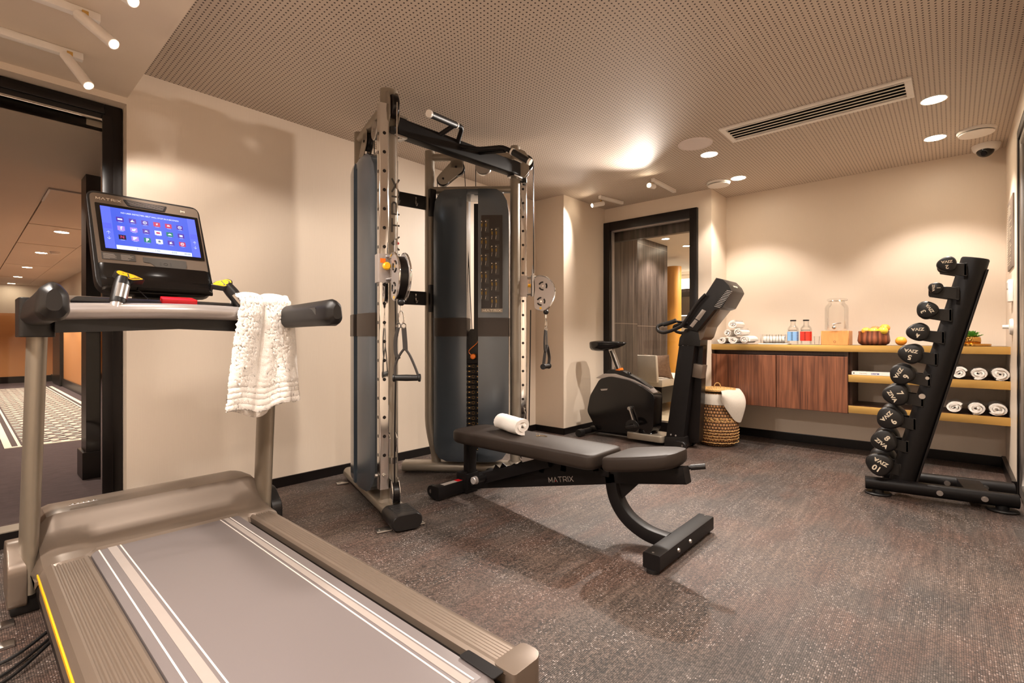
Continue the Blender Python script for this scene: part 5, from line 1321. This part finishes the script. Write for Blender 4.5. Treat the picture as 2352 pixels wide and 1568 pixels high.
# mast : slab column leaning, with a deeper black spine behind
side([(1529, 1025), (1532, 1002), (1563, 785), (1598, 785), (1572, 1002), (1574, 1025)], XB-.02, .13, 'mast', 'blackmetal', .008, .008)
side([(1527, 1028), (1530, 1003), (1573, 1003), (1577, 1028)], XB-.02, .15, 'mast_foot', 'blackpl', .01, .012)
side([(1566, 1018), (1598, 775), (1611, 775), (1600, 1018)], XB+.05, .10, 'mast_spine', 'black', .008, .008)
b = NB()
for u, v in ((1541, 998), (1552, 1000), (1569, 792), (1580, 792)): p = onX(u, v, XB-.085); p.x = XB-.085; cyl(b, p, p-Vector((.006, 0, 0)), .008, .006, n=12)
obj('bolt', b, 'silver', bk)
side([(1560, 795), (1563, 775), (1576, 755), (1612, 755), (1610, 795), (1564, 792)], XB-.02, .15, 'mast_head', 'blackpl', .008, .01)
# console
side([(1568, 752), (1646, 638), (1660, 641), (1674, 655), (1680, 668), (1659, 706), (1640, 712), (1601, 760)], XB, .34, 'console', 'blackpl', .01, .014)
side([(1601, 762), (1632, 706), (1652, 708), (1650, 712), (1620, 750), (1612, 775), (1604, 782)], XB+.03, .26, 'console_neck', 'tread', .01, .012)
side([(1612, 690), (1645, 637), (1652, 640), (1618, 694)], XB, .30, 'screen_slab', 'tread', .004, .006)
b = NB()
for i in range(12):
    u0, v0 = 1641+i*2.55, 703-i*3.3
    p = onX(u0, v0, XB-.17); q = onX(u0+13, v0+3.0, XB-.17)
    sweep(b, [Vector((XB-.1712, p.y, p.z)), Vector((XB-.1712, q.y, q.z))], rrect(.002, .0035, .0005, 1))
obj('console_vents', b, 'tag', bk)
def sidelab(P, name, m, X, par=None):
    b = NB(); Q = [onX(u, v, X) for u, v in P]; Q = [Vector((X, p.y, p.z)) for p in Q]; prism(b, Q, (-.001, 0, 0)); return obj(name, b, m, par or bk, smooth=0)
sidelab([(1597, 731), (1613, 710), (1622, 714), (1606, 736)], 'info_label', 'tag', XB-.1705)
sidelab([(1584, 748), (1596, 733), (1603, 737), (1591, 752)], 'info_label', 'tag', XB-.1705)
p = onX(1672, 657, XB-.17); dq = (onX(1680, 668, XB-.17)-onX(1660, 641, XB-.17)).normalized(); 
b = NB(); mt = basis(Vector((XB-.0, p.y-.006, p.z+.006)), (1, 0, 0), Vector((0, -dq.y, -dq.z))); matrix_word(b, None, .10, .014, mt, -.0015 if (mt.to_3x3() @ Vector((0, 0, 1))).y > 0 else .0015, .1); obj('console_lettering', b, 'cream', bk, smooth=0)
# handlebars : loops each side
for s_ in (-1, 1):
    X = XB+s_*.21
    pts = [(1622, 676), (1600, 700), (1572, 742), (1560, 752), (1530, 763), (1512, 760), (1508, 750), (1518, 744), (1545, 737)]
    Q = [onX(u, v, XB-.2) for u, v in pts]
    Q = [Vector((X+(-s_*.0 if i < 5 else -s_*.05*min(1, (i-4)/3)), p.y, p.z)) for i, p in enumerate(Q)]
    b = NB(); tube(b, spline(Q, 6), .0155, 12); hb = obj('handlebar', b, 'blackpl', bk)
    b = NB(); g0 = Q[-3]; g1 = Q[-1]; tube(b, [g0+(g1-g0)*.35, g1+(g1-g0)*.1], .0195, 14); obj('hand_grip', b, 'rubber', hb)
    b = NB(); tube(b, [Q[2], Vector((XB+s_*.1, Q[2].y-.02, Q[2].z-.01))], .014, 10); tube(b, [Q[-1], Vector((XB, Q[2].y+.01, Q[2].z))], .012, 10); obj('bar_bracket', b, 'blackpl', bk)
b = NB(); box(b, onX(1606, 836, XB)+Vector((0, 0, -.06)), (.11, .09, .12), Matrix.Rotation(.15, 4, 'X'), .006); obj('bottle_holder', b, 'tread', bk)
for s_ in (-1, 1):
    b = NB(); cyl(b, (XB+s_*.10-.02, 1.80, .035), (XB+s_*.10+.02, 1.80, .035), .034, n=24, bev=.005); w_ = obj('transport_wheel', b, 'rubber', bk)
    b = NB(); cyl(b, (XB+s_*.10-.022, 1.80, .035), (XB+s_*.10+.022, 1.80, .035), .01, n=12); obj('hub', b, 'steel', w_)
b = NB(); sweep(b, [(XB-.13, 1.84, .04), (XB+.16, 1.84, .04)], rrect(.07, .06, .02, 3)); obj('front_stabiliser', b, 'blackpl', bk)
sidelab([(1379, 893), (1396, 892), (1394, 896), (1381, 897)], 'shroud_badge', 'silver', XB-.091)
# ------------------------------------------------------------ laundry basket
bs = thing('wicker_basket', 'round woven wicker laundry basket with cloth lining beside the walnut cabinet', 'basket', (4.74, 1.655, 0))
bprof = [(0, .005), (.13, 0), (.158, .015), (.180, .07), (.188, .18), (.184, .32), (.172, .44), (.160, .485), (.152, .485), (.150, .46), (.02, .44)]
b = NB(); lathe(b, bprof, (0, 0, 0), 72)
for v in b.verts:
    r = math.hypot(v.co.x, v.co.y)
    if r > .12: k = 1+.010*math.sin(v.co.z*2*PI/.056)*0+.004*math.sin(math.atan2(v.co.y, v.co.x)*18+v.co.z*160); v.co.x *= k; v.co.y *= k
obj('basket_body', b, 'basket', bs, world=False, smooth=60)
b = NB()
for i, z in enumerate((.075, .10, .125, .15, .235, .245, .255, .265, .04)):
    r = .181+.007*math.sin((z)/.3*PI)
    pts = [Vector(((r+.003*math.sin(a*26+i))*math.cos(a), (r+.003*math.sin(a*26+i))*math.sin(a), z+.0022*math.sin(a*19+i*2))) for a in [2*PI*k/120 for k in range(120)]]
    sweep(b, pts, circ(.0034, 5), loop=True)
obj('weave_strand', b, 'straw', bs, world=False)['kind'] = 'stuff'
b = NB(); lathe(b, [(.160, .475), (.166, .48), (.178, .45), (.1815, .40), (.1825, .385), (.176, .385), (.172, .42), (.155, .472)], (0, 0, 0), 48); obj('cloth_lining', b, 'cloth', bs, world=False)
def spill(u, v):
    a = math.radians(-150+115*u); drop = v
    r = .155+.055*math.sin(min(1, v*1.9)*PI/2)+.030*math.sin(u*PI)*math.sin(v*PI)+.008*math.sin(u*14)*v
    ln = (.06+.24*math.sin(min(1, max(0, u*1.05))*PI)**.8)
    z = .505+.012*math.sin(u*PI)-ln*max(0, v-.15)**1.05*1.15
    r -= .03*max(0, v-.6)
    return (r*math.cos(a), r*math.sin(a), z+.006*math.sin(u*9+v*5))
b = NB(); grid(b, spill, 36, 26, .005); obj('lining_overhang', b, 'cloth', bs, world=False)
b = NB(); rs = []
lathe(b, [(0, .508), (.10, .508), (.158, .500), (.166, .506), (.160, .516), (.10, .523), (0, .526)], (0, 0, 0), 56); 
for i in range(6): 
    R_ = .022+i*.027; pts = [Vector((R_*math.cos(a), R_*math.sin(a), .525-.010*(R_/.16)**2+.0025*math.sin(a*(8+i*7)))) for a in [2*PI*k/90 for k in range(90)]]; sweep(b, pts, circ(.008, 6), loop=True)
ld = obj('basket_lid', b, 'straw', bs, world=False, smooth=60)
b = NB(); tube(b, [(-.035*0-.02, .02, .525), (-.015, .012, .562), (.0, -.005, .572), (.012, -.02, .560), (.02, -.032, .522)], .005, 8, smooth=5); lh = obj('lid_handle', b, 'straw', bs, world=False)

# ------------------------------------------------------------ dumbbell rack
rk = thing('dumbbell_rack', 'black upright dumbbell rack with one slanted post by the right wall', 'dumbbell rack', (4.05, .05, 0))
def beamr(p, q, name):
    b = NB(); sweep(b, [p, q], rrect(.085, .078, .037, 6)); return obj(name, b, 'blackmetal', rk)
nb_ = beamr((3.90, .425, .066), (4.01, -.275, .066), 'base_beam'); fb_ = beamr((4.20, .36, .066), (4.31, -.275, .066), 'base_beam')
b = NB(); prism(b, round_poly([V(3.98, -.05, .05), V(4.27, -.01, .05), V(4.285, -.12, .05), V(4.0, -.16, .05)], .02), (0, 0, .05), .02, 3); obj('cross_plate', b, 'silver' if False else 'blackmetal', rk)
for (x, y) in ((3.915, .36), (4.0, -.21), (4.22, .30), (4.30, -.21)):
    b = NB(); cyl(b, (x, y, 0), (x, y, .014), .072, n=32, bev=.005); cyl(b, (x, y, .012), (x, y, .04), .03, n=20); obj('rubber_foot', b, 'rubber', rk)
b = NB()
dx_ = Vector((-.70+.14, 0, 0))
for f in (.52, .80):
    for (p, q) in ((Vector((3.90, .425, .066)), Vector((4.01, -.275, .066))), (Vector((4.20, .36, .066)), Vector((4.31, -.275, .066)))):
        c = p+(q-p)*f-Vector((.043, 0, 0)); cyl(b, c, c-Vector((.004, 0, 0)), .016, n=20); cyl(b, c-Vector((.004, 0, 0)), c-Vector((.008, 0, 0)), .010, n=14)
obj('bolt', b, 'steel', rk)
PA = Vector((3.975, .247, .075)); PB = Vector((3.975, -.095, 1.455))
pdv = (PB-PA).normalized()
b = NB(); sweep(b, [PA-pdv*.02, PB, PB+pdv*.008], circ(.045, 28, .064), up=(0, 1, 0), scales=[1, 1, .93]); po = obj('slanted_post', b, 'blackmetal', rk)
b = NB(); nrm_ = Vector((0, pdv.z, -pdv.y))
sweep(b, [PA+pdv*.02-nrm_*.07, PB-pdv*.05-nrm_*.066], rrect(.05, .012, .003, 2), up=(0, 1, 0)); obj('back_strip', b, 'black', po)
b = NB()
for u, v in ((2130, 868), (2118, 910)): p = onX(u, v, 3.93); cyl(b, (3.935, p.y, p.z), (3.925, p.y, p.z), .016, n=20); cyl(b, (3.925, p.y, p.z), (3.922, p.y, p.z), .010, n=14)
obj('post_bolt', b, 'steel', po)
# dumbbells : number, picture centre, face radius, lettering turn (clockwise)
DB = [(2, 2175, 606, .046, 178, 'top'), (1, 2149, 661, .035, 90, 'second'), (3, 2129, 711, .052, 240, 'third'), (4, 2108, 762, .055, 178, 'fourth'), (5, 2091, 812, .060, 190, 'fifth'),
      (6, 2071, 860, .063, 118, 'sixth'), (7, 2057, 907, .066, 60, 'seventh'), (9, 2043, 961, .069, 130, 'eighth'), (8, 2030, 1013, .068, 40, 'ninth'), (10, 2019, 1067, .071, 207, 'lowest')]
order = {2: 'topmost of the stack', 1: 'second from the top', 3: 'third from the top', 4: 'fourth from the top', 5: 'fifth from the top', 6: 'sixth from the top', 7: 'seventh from the top', 9: 'eighth, just above the one marked 8', 8: 'just above the lowest', 10: 'lowest on the rack'}
XF = 3.845
def face_outline(r, k=1.0):
    # softly three-sided head
    o = []
    for i in range(36):
        a = 2*PI*i/36; rr = r*k*(1+.055*math.cos(3*a)); o.append((rr*math.cos(a), rr*math.sin(a)))
    return o
for num, u, v, r, ang, o_ in DB:
    c = onX(u, v, XF); Ld = .20+.010*num
    th_ = math.radians(ang)
    t = thing('dumbbell', 'black rubber dumbbell marked %d in cream, %s' % (num, order[num]), 'dumbbell', (XF, c.y, c.z), 0, 'dumbbells on the rack')
    # orientation of lettering on the face (seen from -X: image right = -Y)
    right = Vector((0, -math.cos(th_), -math.sin(th_))); upv = Vector((0, -math.sin(th_), math.cos(th_)))
    outw = Vector((-1, 0, 0))
    def ring(x, k):
        return [Vector((x, 0, 0))+right*a+upv*q for a, q in face_outline(r, k)]
    hl = r*1.15
    for s0, s1 in ((0, 1), (Ld, -1)):
        b = NB(); R_ = []
        for x, k in ((0, .80), (.004, .90), (.012, .98), (.022, 1.0), (hl*.6, .98), (hl*.85, .82), (hl, .42)):
            R_.append(ring(s0+s1*x, k))
        rings(b, R_); hd = obj('dumbbell_head', b, 'rubber', t, world=False, smooth=60)
        if s0 == 0:
            tb = NB(); mt = basis(Vector((-.0003, 0, 0)), right, upv)
            m1 = mt @ Matrix.Translation((0, r*.36, 0)); m2 = mt @ Matrix.Translation((0, -r*.30, 0))
            text(tb, str(num), r*.66, m1, .0006, r*.018); text(tb, 'ZIVA', r*.44, m2, .0006, r*.014, sx=1.15)
            obj('head_lettering', tb, 'cream', hd, world=False, smooth=0)
    b = NB(); cyl(b, (hl*.95, 0, 0), (Ld-hl*.95, 0, 0), .0145 if num > 2 else .012, n=18); obj('dumbbell_handle', b, 'steel', t, world=False)
    # cradle arms on the rack : two cupped plates under the handle reaching back to the post
    tt = (c.z-PA.z)/(PB.z-PA.z); pc_ = PA+(PB-PA)*tt
    bb = NB()
    for xx in (XF+hl+.006, XF+Ld-hl-.018):
        y_0 = pc_.y+.03; y_1 = c.y+.022
        z0 = c.z-.020
        if y_1 < y_0+.02: y_1 = y_0+.03
        prism(bb, [V(xx, y_0, z0-.055), V(xx, y_1+.012, z0-.022), V(xx, y_1+.012, z0+.022), V(xx, y_1-.004, z0+.002), V(xx, c.y-.022, z0+.002), V(xx, c.y-.034, z0+.03), V(xx, y_0, z0+.02)], (.012, 0, 0), .002, 1)
    span(bb, XF+hl+.006, XF+Ld-hl-.006, pc_.y+.028, pc_.y+.045, c.z-.07, c.z+.005, .004)
    obj('cradle', bb, 'blackpl', rk)
# ------------------------------------------------------------ counter with cabinet and shelves
XC = 4.93
t = thing('countertop', 'long brass-edged countertop over the walnut cabinet and open shelves', 'countertop', (5.15, .73, .88))
b = NB(); span(b, XC+.002, 5.36, -.30, 1.775, .880, .9315); obj('top_board', b, 'walnutdark', t, smooth=0)
b = NB(); span(b, XC-.002, XC+.003, -.30, 1.775, .8775, .9325, .001); obj('brass_edge', b, 'gold', t)
cb_ = thing('wall_cabinet', 'walnut two-door wall cabinet hung under the counter', 'cabinet', (5.15, 1.2, .36))
b = NB(); span(b, XC+.02, 5.36, .655, 1.775, .362, .38); span(b, XC+.02, 5.36, .655, .675, .38, .8795); span(b, XC+.02, 5.36, 1.755, 1.775, .38, .8795); span(b, 5.34, 5.36, .675, 1.755, .38, .8795); span(b, XC+.06, 5.34, .675, 1.755, .84, .8795); obj('cabinet_body', b, 'walnutdark', cb_, smooth=0)
b = NB(); span(b, XC, XC+.02, 1.735, 1.775, .362, .838); obj('side_filler', b, 'walnut', cb_, smooth=0)
b = NB(); span(b, XC, XC+.02, 1.2015, 1.733, .366, .836, .001, 1); obj('cabinet_door', b, 'walnut', cb_, smooth=0)
b = NB(); span(b, XC, XC+.02, .657, 1.1955, .366, .836, .001, 1); obj('cabinet_door', b, 'walnut', cb_, smooth=0)
sh = thing('shelf_unit', 'open two-tier shelf with wide brass edges right of the walnut doors', 'shelf', (5.15, .17, .37))
for z0, z1 in ((.628, .688), (.372, .432)):
    b = NB(); span(b, XC+.003, 5.36, -.30, .652, z0+.002, z1-.002); bd = obj('shelf_board', b, 'walnutdark', sh, smooth=0)
    b = NB(); span(b, XC-.002, XC+.003, -.30, .652, z0, z1, .001); obj('brass_edge', b, 'gold', bd)
b = NB(); span(b, 5.0, 5.36, .635, .654, .432, .628); span(b, 5.0, 5.36, .635, .654, .688, .8785); obj('shelf_side', b, 'walnutdark', sh, smooth=0)

# towels on the counter : pyramid of six plus one lying behind the glasses
ZT = .9325
rr = .046
sp6 = [(1.690, 0, 'bottom left'), (1.585, 0, 'bottom middle'), (1.478, 0, 'bottom right'), (1.640, 1, 'middle row left'), (1.535, 1, 'middle row right'), (1.588, 2, 'top')]
lb = ['white rolled towel at the bottom left of the counter pyramid', 'white rolled towel at the bottom middle of the counter pyramid', 'white rolled towel at the bottom right of the counter pyramid, beside the glasses',
      'white rolled towel in the middle row of the counter pyramid, on the left', 'white rolled towel in the middle row of the counter pyramid, on the right', 'white rolled towel on the very top of the counter pyramid']
for i, ((y, lv, _), l) in enumerate(zip(sp6, lb)):
    towel_roll('rolled_towel', l, (5.09, y, ZT+lv*.073), .25, rr+.004*((i*37) % 3-1)/1.5, PI/2, .88, turns=1.9+.25*(i % 3), seed=20+i, group='rolled towels in the counter pyramid', th=.015)
towel_roll('rolled_towel', 'white rolled towel lying behind the tumblers on the counter', (5.27, 1.30, ZT), .18, .046, .1, .9, turns=2.1, seed=31, th=.015)
# rolled towels on the shelves
for z, ys, nm in ((.688, (-.03, -.135, -.243), 'upper'), (.432, (-.008, -.122, -.236), 'lower')):
    for i, y in enumerate(ys):
        towel_roll('rolled_towel', 'white rolled towel on the %s brass-edged shelf, %s of three' % (nm, ('left one', 'middle one', 'right one')[i]), (5.07, y, z), .26, .051+.002*i, PI/2, .90, turns=2.5+.2*i, seed=40+i+(10 if nm == 'lower' else 0), group='rolled towels on the %s shelf' % nm, th=.0155)
# tumblers on a tray
tr = thing('glass_tray', 'thin white tray under the clear tumblers', 'tray', (5.12, 1.26, ZT))
b = NB(); prism(b, round_poly([V(5.02, 1.38, ZT), V(5.22, 1.38, ZT), V(5.22, 1.13, ZT), V(5.02, 1.13, ZT)], .03), (0, 0, .008), .003); obj('tray_base', b, 'white', tr)
k = 0
def tumbler(x, y, l):
    t = thing('glass_tumbler', l, 'glass', (x, y, ZT+.008), 0, 'clear tumblers on the tray')
    b = NB(); lathe(b, [(0, 0), (.026, 0), (.028, .002), (.034, .085), (.0325, .085), (.0268, .008), (0, .008)], (0, 0, 0), 28); obj('tumbler_wall', b, 'glassobj', t, world=False)
for x, y, l in ((5.06, 1.335, 'clear tumbler at the front left of the tray'), (5.06, 1.257, 'clear tumbler at the front middle of the tray'), (5.06, 1.18, 'clear tumbler at the front right of the tray, beside the blue bottle'),
                (5.15, 1.335, 'clear tumbler at the back left of the tray'), (5.15, 1.257, 'clear tumbler at the back middle of the tray'), (5.15, 1.18, 'clear tumbler at the back right of the tray')): tumbler(x, y, l)
# bottles
M['water'] = glassmat('water_fill', (.88, .89, .88, 1), .6)
M['lab_blue'] = mat('label_blue', lin(130, 176, 222), .5, var=.03); M['lab_red'] = mat('label_red', lin(228, 54, 36), .5, var=.03)
def bottle(y, m, l, x=5.10):
    t = thing('water_bottle', l, 'bottle', (x, y, ZT), 0, 'glass bottles on the counter')
    b = NB(); lathe(b, [(0, 0), (.044, 0), (.047, .004), (.047, .135), (.044, .152), (.034, .166), (.024, .174), (.0215, .182), (.0215, .214), (.0195, .214), (.0195, .183), (.031, .160), (.0405, .15), (.0435, .134), (.0435, .014), (0, .014)], (0, 0, 0), 36); obj('bottle_glass', b, 'glassobj', t, world=False)
    b = NB(); lathe(b, [(0, .213), (.0245, .213), (.0245, .225), (0, .225)], (0, 0, 0), 28); obj('bottle_cap', b, 'black', t, world=False)
    b = NB(); rs = [[Vector(((.0475)*math.cos(math.radians(a)), (.0475)*math.sin(math.radians(a)), z)) for a in range(100, 262, 8)] for z in (.034, .118)]
    rings(b, rs, cap=False, closed=False); lb_ = obj('bottle_label', b, m, t, world=False)
    b = NB()
    for i in range(11):
        z = .038+i*.0072
        for a0, a1 in ((104, 118), (174, 188)) if i % 2 else ((104, 122), (170, 192), (228, 250)):
            rs = [[Vector((.0478*math.cos(math.radians(a)), .0478*math.sin(math.radians(a)), zz)) for a in range(a0, a1+1, 4)] for zz in (z, z+.0035)]; rings(b, rs, cap=False, closed=False)
    obj('label_print', b, 'black' if m == 'lab_red' else 'black', lb_, world=False)
    b = NB(); text_rings = []
    for a in range(140, 226, 6):
        q = Vector((math.cos(math.radians(a)), math.sin(math.radians(a)), 0)); prism(b, [q*.0478+V(0, 0, .126), q*.0478+V(-q.y*.003, q.x*.003, .126), q*.0478+V(-q.y*.003, q.x*.003, .134), q*.0478+V(0, 0, .134)], q*.0004)
    obj('shoulder_print', b, 'black', t, world=False)
bottle(1.097, 'lab_blue', 'clear glass bottle with a pale blue label and black cap'); bottle(.993, 'lab_red', 'clear glass bottle with a red label and black cap')
b = NB(); lathe(b, [(0, 0), (.02, 0), (.022, .002), (.027, .075), (.0258, .075), (.0205, .006), (0, .006)], (0, 0, 0), 26); b2 = NB(); add(b2, b, Matrix.Translation((5.19, .925, ZT)))
single('shot_glass', b2, 'glassobj', 'small clear glass right behind the red-labelled bottle', 'glass', (5.19, .925, ZT))
# drink dispenser on its block
t = thing('wooden_stand', 'pale oak block under the drink dispenser', 'stand', (5.12, .765, ZT))
b = NB(); prism(b, round_poly([V(5.02, .865, ZT), V(5.24, .865, ZT), V(5.24, .662, ZT), V(5.02, .662, ZT)], .006), (0, 0, .122), .003, 1); blk = obj('block', b, 'oakbase', t)
b = NB(); torus(b, (5.0195, .762, ZT+.028), .009, .0008, (1, 0, 0), n=20, k=4, sq=.8); obj('burned_mark', b, 'walnutdark', blk)
t = thing('drink_dispenser', 'large clear glass drink dispenser jar with steel tap on an oak block', 'dispenser', (5.13, .765, ZT+.122))
b = NB(); lathe(b, [(0, 0), (.078, 0), (.086, .008), (.088, .02), (.088, .20), (.082, .222), (.066, .238), (.062, .248), (.062, .262), (.0595, .262), (.0595, .246), (.078, .218), (.0845, .198), (.0845, .022), (.076, .008), (0, .008)], (0, 0, 0), 44); obj('jar_glass', b, 'glassobj', t, world=False)
b = NB(); lathe(b, [(0, .266), (.070, .266), (.073, .270), (.072, .279), (.06, .284), (0, .286)], (0, 0, 0), 40); ld_ = obj('jar_lid', b, 'glassobj', t, world=False)
b = NB(); torus(b, (0, 0, .262), .066, .0022, n=32, k=6); tube(b, [(0, -.066, .262), (-.002, -.082, .266), (-.002, -.074, .28)], .002, 6); obj('wire_clasp', b, 'chrome', t, world=False)
b = NB(); cyl(b, (-.085, 0, .035), (-.125, 0, .035), .008, n=14); ball(b, (-.122, 0, .028), .0165, (1, 1, 1)); cyl(b, (-.122, 0, .035), (-.122, 0, .058), .004, n=10); tube(b, [(-.122, .008, .056), (-.123, -.02, .064), (-.123, -.052, .066)], .0045, 8); obj('tap', b, 'chrome', t, world=False)
# fruit bowl
t = thing('fruit_bowl', 'dark turned wooden bowl full of fruit on the counter', 'bowl', (5.12, .500, ZT))
b = NB(); lathe(b, [(0, 0), (.082, 0), (.104, .014), (.112, .038), (.109, .066), (.1045, .095), (.106, .118), (.102, .118), (.1, .095), (.104, .06), (.096, .025), (.07, .012), (0, .012)], (0, 0, 0), 48); obj('bowl_body', b, 'bowl', t, world=False)
def fruit(nm, m, c, r, l, sc=(1, 1, .92), stem=True, cat='fruit'):
    t = thing(nm, l, cat, (c[0], c[1], c[2]-r*sc[2]), 0)
    b = NB(); ball(b, (0, 0, r*sc[2]), r, sc, 14)
    for v in b.verts:
        d = math.hypot(v.co.x, v.co.y)
        if v.co.z > r*sc[2]*1.5 and d < r*.35: v.co.z -= (r*.35-d)*.35
    obj(nm+'_skin', b, m, t, world=False, smooth=80)
    b = NB(); cyl(b, (0, 0, r*sc[2]*1.86), (.002, 0, r*sc[2]*(2.02 if stem else 1.9)), .0022 if stem else .003, n=8); obj('stem', b, 'walnutdark', t, world=False)
fruit('orange', 'fruit_o', (5.06, .545, ZT+.118), .034, 'orange at the left of the wooden bowl', stem=False)
fruit('yellow_apple', 'fruit_y', (5.05, .492, ZT+.116), .033, 'pale yellow apple in the middle front of the wooden bowl', stem=False)
fruit('yellow_apple', 'fruit_y', (5.06, .432, ZT+.121), .035, 'yellow-green apple with a stem at the right front of the wooden bowl')
fruit('orange', 'fruit_o', (5.125, .425, ZT+.143), .036, 'orange lying highest at the back right of the wooden bowl', stem=False)
fruit('kiwi', 'fruit_k', (5.13, .49, ZT+.136), .029, 'brown kiwi at the back of the wooden bowl', (1, 1.15, .9), stem=False)
fruit('orange', 'fruit_o', (5.06, .315, ZT+.0365), .038, 'single orange lying on the counter right of the fruit bowl', (1, 1, .95), stem=False)
# plant on tray
b = NB(); lathe(b, [(0, 0), (.104, 0), (.108, .004), (.108, .017), (.105, .017), (.103, .008), (0, .008)], (0, 0, 0), 48); b2 = NB(); add(b2, b, Matrix.Translation((5.10, -.103, ZT)))
single('round_tray', b2, 'brass', 'round copper-gold tray under the potted succulent', 'tray', (5.10, -.103, ZT))
t = thing('potted_succulent', 'green succulent in a shiny brass pot on a round tray', 'plant', (5.10, -.103, ZT+.0085))
b = NB(); lathe(b, [(0, 0), (.040, 0), (.049, .01), (.053, .03), (.051, .05), (.047, .060), (.044, .060), (.044, .05), (0, .048)], (0, 0, 0), 40); obj('pot', b, 'brass', t, world=False)
random.seed(9)
for ringi, (nleaf, ln, el) in enumerate(((9, .070, .10), (9, .058, .42), (7, .046, .8), (5, .03, 1.2))):
    for i in range(nleaf):
        a = 2*PI*i/nleaf+ringi*.4; b = NB(); rs = []
        for s_, w_ in ((0, .006), (.3, .013), (.6, .015), (.85, .009), (1, .001)):
            d = ln*s_; x = d*math.cos(el+.25*s_); z = .055+.006*ringi+d*math.sin(el+.25*s_)
            rs.append([Vector((x, w_*math.cos(q), z+.0035*math.sin(q)*(1-.5*s_))) for q in [2*PI*k/8 for k in range(8)]])
        rings(b, rs); b2 = NB(); add(b2, b, Matrix.Rotation(a, 4, 'Z')); obj('leaf', b2, 'leaf', t, world=False, smooth=60)
# book
t = thing('paperback_book', 'white paperback lying flat on the upper shelf with blue spine title', 'book', (5.0, .50, .688))
b = NB(); span(b, 4.965, 5.10, .375, .632, .689, .714, .001, 1); bkb = obj('pages', b, 'paper', t, smooth=0)
b = NB(); span(b, 4.963, 5.102, .373, .634, .688, .6895); span(b, 4.963, 5.102, .373, .634, .7135, .715); span(b, 4.9615, 4.9635, .373, .634, .688, .715); obj('cover', b, 'white', t, smooth=0)
M['bluelet'] = mat('blue_lettering', lin(48, 70, 150), .5, var=.02)
b = NB(); mt = basis((4.9613, .475, .7015), (0, 1, 0), (0, 0, -1), (-1, 0, 0)); text(b, 'MUSSO', .017, mt, .0003, .0005); obj('spine_title', b, 'bluelet', t, smooth=0)
b = NB(); mt = basis((4.9613, .555, .7015), (0, 1, 0), (0, 0, -1), (-1, 0, 0)); text(b, 'Central Park', .010, mt, .0003); box(b, (4.9612, .618, .7015), (.0004, .007, .012)); obj('spine_print', b, 'greylet', t, smooth=0)
